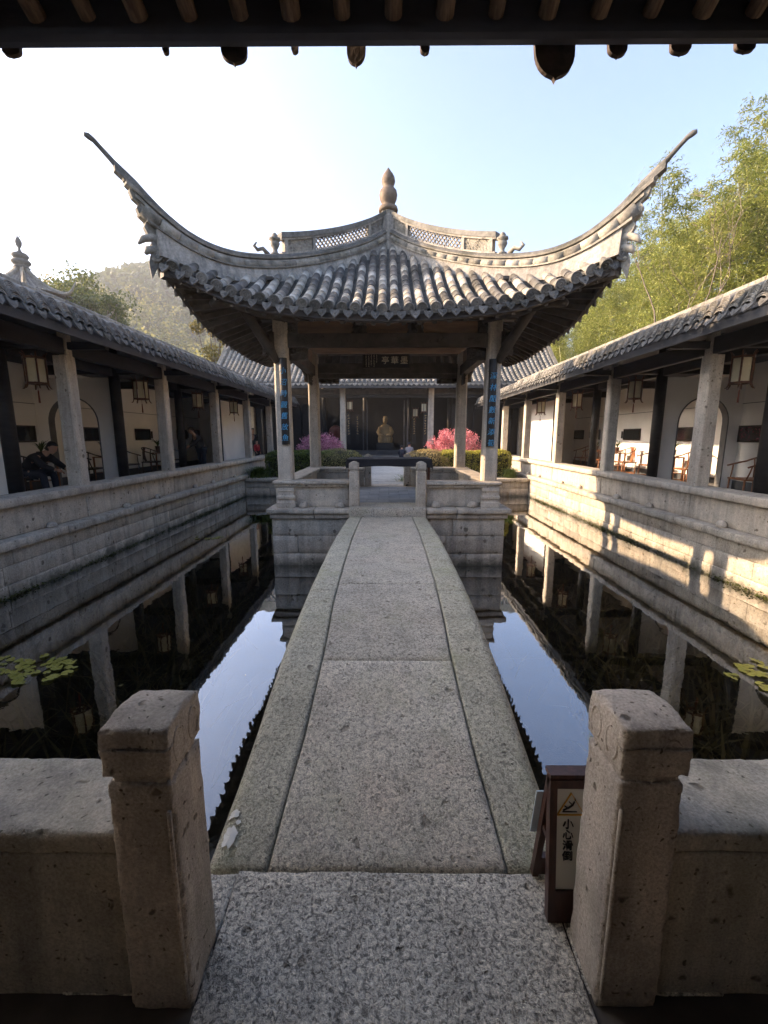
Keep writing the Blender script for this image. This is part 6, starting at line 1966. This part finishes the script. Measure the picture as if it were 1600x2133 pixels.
def bush(label, c, rx, ry, rz, mat, n=8000, size=0.03):
    t = thing('round_bush', label, 'bush', (c[0], c[1], 0.15))
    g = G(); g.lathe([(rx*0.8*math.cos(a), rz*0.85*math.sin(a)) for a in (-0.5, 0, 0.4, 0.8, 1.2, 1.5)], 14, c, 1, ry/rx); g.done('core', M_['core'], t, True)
    g = G(); leafball(g, c, rx, ry, rz, n, size, r, shell=0.86, keep=lambda p: p.z > 0.15); stuff(g.done('foliage', mat, t))
bush('rounded olive speckled bush left of the walkway', (-1.72, 15.85, 0.62), 0.98, 0.70, 0.52, M_['bush'])
bush('rounded tawny sunlit bush right of the walkway', (1.50, 15.85, 0.62), 0.92, 0.70, 0.52, M_['bushr'])
def blossom(label, c, rx, ry, rz, mat, seed):
    rr = random.Random(seed)
    t = thing('blossom_shrub', label, 'shrub', (c[0], c[1], 0.16))
    tips = []
    g = G()
    for q in range(70):
        a = rr.uniform(0, 6.28); e = math.acos(1 - rr.random()*0.98)
        d = Vector((math.cos(a)*math.sin(e), math.sin(a)*math.sin(e), math.cos(e)))
        end = Vector((c[0] + d.x*rx, c[1] + d.y*ry, c[2] + d.z*rz))*1.0
        base = Vector((c[0] + d.x*0.06, c[1] + d.y*0.06, 0.16))
        mid = base.lerp(end, 0.5) + Vector((0, 0, -0.05 + 0.1*rr.random()))
        g.tube([base, mid, end], [0.014, 0.009, 0.004], 5, False); tips.append((mid, end))
    g.done('branches', M_['twig'], t, True)
    g = G()
    for mid, end in tips:
        for q in range(95):
            u = rr.random()**0.7
            p = mid.lerp(end, 0.25 + 0.8*u) + Vector((rr.gauss(0, 0.07), rr.gauss(0, 0.07), rr.gauss(0, 0.055)))
            a = Vector((rr.gauss(0, 1), rr.gauss(0, 1), rr.gauss(0, 1))).normalized(); b_ = a.orthogonal().normalized()
            s_ = rr.uniform(0.016, 0.032)
            g.add([p-a*s_, p+b_*s_, p+a*s_, p-b_*s_], [(0, 1, 2, 3)])
    stuff(g.done('blossom', mat, t))
blossom('mauve-pink blossoming shrub clipped to a dome, left garden bed', (-2.88, 18.9, 0.95), 0.98, 0.85, 0.72, M_['pink1'], 5)
blossom('bright rose-pink blossoming shrub clipped to a dome, right garden bed', (2.95, 18.9, 1.0), 1.22, 0.95, 0.86, M_['pink2'], 6)
M_['grass'] = leaf_mat('tuft_grass', [(0.1, (0.03, 0.06, 0.012)), (0.6, (0.09, 0.14, 0.03)), (1, (0.2, 0.22, 0.07))], 0.35)
def tuft(name, label, c, R0, L, n, mat, seed, w=0.006):
    rr = random.Random(seed); g = G()
    for _ in range(n):
        a = rr.uniform(0, 6.28); l = L*rr.uniform(0.6, 1.15); dx, dy = math.cos(a), math.sin(a)
        bx_, by_ = c[0] + rr.gauss(0, R0*0.35), c[1] + rr.gauss(0, R0*0.35)
        P = []
        for q in range(5):
            u = q/4; out = R0*u**1.6*rr.uniform(0.8, 1.2); z = c[2] + l*(u*1.0 - 0.45*u**3)
            ww = w*(1-u*0.9)
            P.append([(bx_+dx*out-dy*ww, by_+dy*out+dx*ww, z), (bx_+dx*out+dy*ww, by_+dy*out-dx*ww, z)])
        g.grid(P)
    o = g.done(name, mat); tag(o, label, 'plant')
    return o
tuft('grass_clump', 'shaggy dark green clump beside the slab walkway behind the pavilion', (0.72, 11.4, 0.2), 0.42, 0.62, 900, M_['hedge'], 3, 0.008)
tuft('grass_clump', 'bright green grassy tuft on the bank by the right pond wall', (4.35, 15.25, 0.13), 0.26, 0.55, 700, M_['grass'], 4)
tuft('leafy_shrub', 'low dark green shrub on the bank by the left pond wall', (-4.55, 15.35, 0.13), 0.38, 0.62, 700, M_['hedge'], 5, 0.012)

# ================================================================== BAMBOO GROVE behind the right corridor
M_['bamboo'] = leaf_mat('bamboo_leaf', [(0.12, (0.075, 0.11, 0.022)), (0.40, (0.18, 0.22, 0.045)), (0.62, (0.30, 0.32, 0.08)), (0.9, (0.46, 0.45, 0.15))], 0.35, 0.45, 0.35)
M_['culm'] = plain_mat('bamboo_culm', (0.20, 0.21, 0.06), 0.45, 0.3, 3, 0.1)
def bamboo_meshes(seed, H, dense=1.0):
    rr = random.Random(seed)
    lean = Vector((rr.uniform(-0.2, 0.2), rr.uniform(-0.2, 0.2), 0))*H
    def at_(u):
        bend = u**2.2
        return Vector((lean.x*bend, lean.y*bend, H*(u - 0.06*bend*u)))
    g = G(); pts = [at_(q/16) for q in range(17)]
    g.tube(pts, [0.036*(1-0.85*q/16)+0.004 for q in range(17)], 6)
    cul = bpy.data.meshes.new('culm'); cul.from_pydata([tuple(p) for p in g.v], [], g.f); cul.materials.append(M_['culm'])
    g = G()
    nb = int(112*dense)
    for q in range(nb):
        u = 0.24 + 0.76*(q + rr.random())/nb
        p0 = at_(u); a = rr.uniform(0, 6.28); L = rr.uniform(0.8, 1.85)*(1.1 - 0.62*u)
        d = Vector((math.cos(a), math.sin(a), rr.uniform(0.15, 0.8))).normalized()
        nl = int(30 + 14*rr.random())
        for k in range(nl):
            v = 0.15 + 0.85*rr.random()
            p = p0 + d*L*v + Vector((0, 0, -0.42*L*v*v)) + Vector((rr.gauss(0, 0.07), rr.gauss(0, 0.07), rr.gauss(0, 0.07)))
            la = rr.uniform(0, 6.28); dr = rr.uniform(-1.1, 0.15)
            ax = Vector((math.cos(la), math.sin(la), dr)).normalized()*rr.uniform(0.11, 0.20)
            sd = ax.cross(Vector((rr.gauss(0, 0.4), rr.gauss(0, 0.4), 1))).normalized()*rr.uniform(0.015, 0.024)
            g.add([p, p+ax*0.35+sd, p+ax, p+ax*0.35-sd], [(0, 1, 2, 3)])
    lv = bpy.data.meshes.new('leaves'); lv.from_pydata([tuple(p) for p in g.v], [], g.f); lv.materials.append(M_['bamboo'])
    return cul, lv
bvars = [bamboo_meshes(100+i, 8.6 + 0.5*i) for i in range(5)]
rb = random.Random(17)
def bamboo(x, y, z, i, sc):
    t = bpy.data.objects.new('bamboo', None); COL.objects.link(t)
    t.matrix_basis = Matrix.Translation((x, y, z)) @ Matrix.Rotation(rb.uniform(0, 6.28), 4, 'Z') @ Matrix.Scale(sc, 4)
    t.empty_display_size = 0.1
    tag(t, 'tall feathery yellow-green bamboo in the grove behind the right corridor', 'bamboo', 'bamboo grove behind the right corridor')
    for nm, me in (('culm', bvars[i][0]), ('leaves', bvars[i][1])):
        o = bpy.data.objects.new(nm, me); COL.objects.link(o); o.parent = t
        if nm == 'leaves': o['kind'] = 'stuff'
def slope_z(x, y):
    return 0.1 + max(0, x-9.2)*0.66 + 0.3*noise.noise(Vector((x*0.15, y*0.15, 0)))*min(1, max(0, x-9.2))
for row, (xa, n) in enumerate(((10.6, 38), (11.8, 42), (13.2, 42), (15.2, 36), (17.6, 30))):
    for q in range(n):
        y = 6.5 + 36*(q + rb.random())/n
        x = xa + rb.uniform(-0.6, 0.9) + 0.03*max(0, y-12)
        prof = 0.93 + 0.10*noise.noise(Vector((y*0.45, xa, 0))) + 0.03*rb.uniform(-1, 1)
        if y < 12.5: prof *= 0.88
        if y > 18: prof *= max(0.72, 1 - 0.012*(y-18))
        if 12.6 < y < 15.2 and row < 3: prof *= 0.92
        bamboo(x, y, slope_z(x, y) - 0.05, rb.randrange(5), prof*(1.02 + 0.02*row))
# slope behind the grove
M_['slope'] = plain_mat('leaf_litter_slope', (0.09, 0.085, 0.03), 0.9, 0.4, 1.0, 0.3)
P = []
for i in range(13):
    y = -20 + 120*i/12
    P.append([(x, y, slope_z(x, y) if x > 9.3 else 0.05) for x in (9.2, 10, 11, 12, 13.5, 15, 17, 19, 22, 26)])
g = G(); g.grid(P); struct(g.done('hillside', M_['slope']))
# bare-branched tree rising from the grove
def bare_tree(label, base, H, spread, seed, mat, r0=0.07, levels=5):
    rr = random.Random(seed)
    t = thing('bare_tree', label, 'tree', base)
    g = G(); gb = G()
    def grow(p, d, L, rad, lv):
        pts = [p]; n = 4
        for q in range(n):
            d = (d + Vector((rr.gauss(0, 0.13), rr.gauss(0, 0.13), rr.gauss(0, 0.08) + 0.03))).normalized()
            pts.append(pts[-1] + d*L/n)
        (g if lv == 0 else gb).tube(pts, [rad*(1-0.45*q/n) for q in range(n+1)], 5 if lv < 2 else 4, False)
        if lv >= levels: return
        for c in range(rr.choice((2, 3, 3))):
            k = rr.randint(2, n)
            nd = (d + Vector((rr.gauss(0, spread), rr.gauss(0, spread), rr.gauss(0.1, 0.25)))).normalized()
            grow(pts[k], nd, L*rr.uniform(0.55, 0.78), rad*0.52, lv+1)
    grow(Vector(base), Vector((0.05, 0, 1)), H*0.45, r0, 0)
    g.done('trunk', mat, t, True); gb.done('branches', mat, t, True)
M_['bark'] = plain_mat('grey_bark', (0.16, 0.13, 0.10), 0.85, 0.3, 10, 0.3)
bare_tree('leafless grey tree rising above the bamboo on the right', (10.6, 13.6, 0.1), 11.2, 0.42, 8, M_['bark'], 0.10)
bare_tree('leafless brown tree leaning through the bamboo beside the right roof wing', (10.3, 17.6, 0.1), 9.0, 0.6, 19, M_['bark'], 0.10)
bare_tree('pale leafless tree at the far left edge', (-22.6, 25.8, 0.1), 14.0, 0.55, 4, M_['bark'], 0.16)

# ================================================================== TREES behind the left corridor
M_['treeleaf'] = leaf_mat('broadleaf', [(0.15, (0.04, 0.06, 0.016)), (0.5, (0.085, 0.11, 0.028)), (0.85, (0.17, 0.18, 0.05))], 0.35, 0.5, 0.4)
M_['treeyel'] = leaf_mat('yellowing_leaf', [(0.15, (0.10, 0.10, 0.015)), (0.5, (0.22, 0.18, 0.03)), (0.85, (0.34, 0.26, 0.05))], 0.35, 0.5, 0.4)
def tree(label, base, H, cr, seed, mat, n=7000, size=0.13, clumps=16, crown_z=0.66):
    rr = random.Random(seed)
    t = thing('broadleaf_tree', label, 'tree', base, 'trees beyond the left corridor')
    g = G(); b0 = Vector(base)
    top = b0 + Vector((rr.uniform(-0.3, 0.3), rr.uniform(-0.3, 0.3), H*0.75))
    g.tube([b0, b0.lerp(top, 0.4) + Vector((0.15, 0, 0)), top], [0.22, 0.16, 0.06], 8)
    cs = []
    for q in range(clumps):
        a = rr.uniform(0, 6.28); e = rr.uniform(-0.5, 1.0)
        c = b0 + Vector((math.cos(a)*cr*rr.uniform(0.3, 0.85), math.sin(a)*cr*rr.uniform(0.3, 0.85), H*crown_z + e*H*(1-crown_z)*0.85))
        cs.append(c); g.tube([b0.lerp(top, rr.uniform(0.35, 0.9)), c], [0.07, 0.02], 5, False)
    g.done('trunk', M_['bark'], t, True)
    g = G()
    for c in cs:
        s_ = cr*rr.uniform(0.30, 0.48)
        leafball(g, c, s_, s_, s_*0.8, n//clumps, size, rr, shell=0.35)
    stuff(g.done('crown', mat, t))
tree('dark green tree behind the distant pointed roof', (-20.5, 30.0, 0.1), 12.2, 3.2, 1, M_['treeleaf'])
tree('dark green tree between the distant roof and the rounded tree', (-17.3, 27.0, 0.1), 10.3, 2.1, 2, M_['treeleaf'], 6000)
tree('rounded green tree right of the distant upturned roof corner', (-15.6, 25.2, 0.1), 9.0, 1.45, 3, M_['treeleaf'], 6000, 0.11, 18, 0.70)
tree('tree with some yellow leaves behind the distant finial', (-23.5, 30.5, 0.1), 12.4, 2.6, 4, M_['treeyel'], 5000)
tree('yellow-leaved tree standing behind the left corridor roof near the hall', (-11.5, 30.0, 0.1), 9.3, 1.7, 5, M_['treeyel'], 5000)

# ================================================================== DISTANT EIGHT-SIDED PAVILION
OC = Vector((-19.85, 25.3, 0))
op = thing('octagonal_pavilion', 'distant eight-sided pavilion roof with bulbous finial behind the left corridor', 'pavilion', (OC.x, OC.y, 0))
A0 = R(-6)
def octa_roof(zf, r0, rn, tips, nm):
    rs = [r0 + (rn-r0)*q/9 for q in range(10)]
    g = G(); P = []
    for q in range(9):
        a = 2*math.pi*q/8 + A0
        P.append([(OC.x + rr_*math.cos(a), OC.y + rr_*math.sin(a), zf(rr_)) for rr_ in rs])
    g.grid(P)
    ro = g.done(nm, M_['cortile'], op, False)
    for q in range(8):
        a = 2*math.pi*q/8 + A0
        pts = [(OC.x + rr_*math.cos(a), OC.y + rr_*math.sin(a), zf(rr_) + 0.06) for rr_ in rs[:-1]] + [(OC.x + rr_*math.cos(a), OC.y + rr_*math.sin(a), z_) for rr_, z_ in tips]
        n_ = len(pts)
        g = G(); g.tube(pts, [0.11 if k < n_-3 else (0.09, 0.06, 0.025)[k-n_+3] for k in range(n_)], 7); g.done('hip_ridge', M_['ridge'], ro, True)
        for w in range(1, 8):
            b_ = a + 2*math.pi/8*w/8
            k = math.cos(math.pi/8)/math.cos(2*math.pi/8*(w/8-0.5))
            g = G(); g.tube([(OC.x + rr_*k*math.cos(b_), OC.y + rr_*k*math.sin(b_), zf(rr_)+0.02) for rr_ in rs[2:]], 0.04, 5); g.done('tile_row', M_['cortile'], ro, True)
    return ro
ro = octa_roof(interp([(0.1, 10.62), (0.4, 10.25), (0.9, 9.80), (1.5, 9.42), (2.1, 9.17), (2.6, 9.07)]), 0.15, 2.6, ((2.65, 9.20), (2.85, 9.38), (3.10, 9.78)), 'upper_roof')
octa_roof(interp([(2.2, 8.75), (2.8, 8.35), (3.6, 7.98), (4.4, 7.80), (4.7, 7.78)]), 2.2, 4.7, ((4.8, 7.95), (5.05, 8.15), (5.35, 8.55)), 'lower_roof')
g = G(); g.lathe([(0.20, 10.40), (0.40, 10.58), (0.28, 10.66), (0.36, 10.72), (0.46, 10.84), (0.40, 10.95), (0.26, 11.0), (0.32, 11.05), (0.40, 11.17), (0.32, 11.29), (0.14, 11.36), (0.07, 11.45), (0.06, 11.58), (0.13, 11.68), (0.16, 11.86), (0.09, 12.05), (0.03, 12.1)], 14, OC); g.done('finial', M_['pan'], ro, True)
g = G()
for q in range(5):
    a = q*1.256
    g.tube([(OC.x, OC.y, 12.05), (OC.x + 0.26*math.cos(a), OC.y + 0.26*math.sin(a), 12.35)], 0.014, 4)
g.tube([(OC.x, OC.y, 12.05), (OC.x, OC.y, 12.6)], 0.016, 4)
g.done('spikes', M_['pan'], ro)
for q in range(8):
    a = 2*math.pi*q/8 + A0
    g = G(); g.tube([(OC.x + 3.9*math.cos(a), OC.y + 3.9*math.sin(a), 0.08), (OC.x + 3.9*math.cos(a), OC.y + 3.9*math.sin(a), 7.85)], 0.16, 8); g.done('column', M_['darkwood'], op, True)
g = G(); g.lathe([(2.2, 8.0), (2.2, 9.1)], 8, OC); g.done('drum_wall', M_['darkwood'], op)

# ================================================================== HILL AND FOREST
def hill_z(x, y):
    z = 70*math.exp(-((x+90)/72)**2 - ((y-232)/112)**2) + 6*math.exp(-((x+30)/120)**2 - ((y-200)/95)**2)
    z += 3.0*noise.noise(Vector((x*0.02, y*0.02, 1)))*min(1, z/15)
    return z + 0.05
P = []
for i in range(41):
    y = 45 + 330*i/40
    P.append([(-330 + 520*j/40, y, hill_z(-330 + 520*j/40, y)) for j in range(41)])
M_['hillsoil'] = plain_mat('forest_floor', (0.05, 0.055, 0.02), 0.9, 0.3, 0.1, 0)
g = G(); g.grid(P); struct(g.done('hill', M_['hillsoil'], None, True))
M_['forest'] = leaf_mat('hill_forest_leaf', [(0.15, (0.03, 0.046, 0.014)), (0.5, (0.065, 0.085, 0.024)), (0.85, (0.13, 0.14, 0.045))], 0.25, 0.6, 0.03)
M_['bwood'] = leaf_mat('bamboo_wood_leaf', [(0.12, (0.06, 0.08, 0.014)), (0.45, (0.14, 0.15, 0.028)), (0.85, (0.28, 0.25, 0.06))], 0.4, 0.5, 0.06)
rr = random.Random(40)
gf = G(); gbw = G()
cnt = 0
for _ in range(40000):
    y = rr.uniform(62, 262); 
    # only where the court looks out between the roofs
    x = -y*rr.uniform(0.10, 0.80)
    if rr.random() > (y/262)**0.6: continue
    z = hill_z(x, y)
    if z < 2.5 and y < 70: continue
    cnt += 1
    if cnt > 5200: break
    near = y < 128 + 14*noise.noise(Vector((x*0.05, y*0.05, 0)))
    g_ = gbw if near else gf
    H = rr.uniform(5.5, 8.5) if near else rr.uniform(5, 9)
    cr = rr.uniform(1.3, 2.0) if near else rr.uniform(2.4, 4.2)
    nq = 46 if near else 34
    for k in range(nq):
        d = Vector((rr.gauss(0, 1), rr.gauss(0, 1), rr.gauss(0, 1))).normalized()
        rad = rr.uniform(0.5, 1.0)
        if near: p = Vector((x + d.x*cr*rad, y + d.y*cr*rad, z + H*0.6 + d.z*H*0.45*rad))
        else: p = Vector((x + d.x*cr*rad, y + d.y*cr*rad, z + H*0.6 + d.z*cr*0.85*rad))
        a = Vector((rr.gauss(0, 1), rr.gauss(0, 1), rr.gauss(0, 1))).normalized(); b_ = a.orthogonal().normalized()
        s_ = rr.uniform(0.25, 0.55) if near else rr.uniform(0.5, 1.1)
        g_.add([p-a*s_, p+b_*s_*0.7, p+a*s_, p-b_*s_*0.7], [(0, 1, 2, 3)])
stuff(gf.done('hill_forest', M_['forest']), 'hazy dark woodland covering the upper hill', 'forest')
stuff(gbw.done('bamboo_wood', M_['bwood']), 'sunlit yellow-green bamboo wood on the lower hill', 'forest')

# ================================================================== HAZE
if True:
    g = G(); g.box(-420, 420, -60, 480, -2.7, 100)
    hz = g.done('haze', None)
    mh = bpy.data.materials.new('haze'); mh.use_nodes = True
    nt = mh.node_tree; nt.nodes.remove(nt.nodes['Principled BSDF'])
    pv = nt.nodes.new('ShaderNodeVolumePrincipled')
    pv.inputs['Color'].default_value = (0.86, 0.90, 0.96, 1)
    pv.inputs['Density'].default_value = 0.0011
    pv.inputs['Anisotropy'].default_value = 0.3
    nt.links.new(pv.outputs[0], nt.nodes['Material Output'].inputs['Volume'])
    hz.data.materials.append(mh)
    stuff(hz, 'thin pale haze filling the valley air', 'haze')
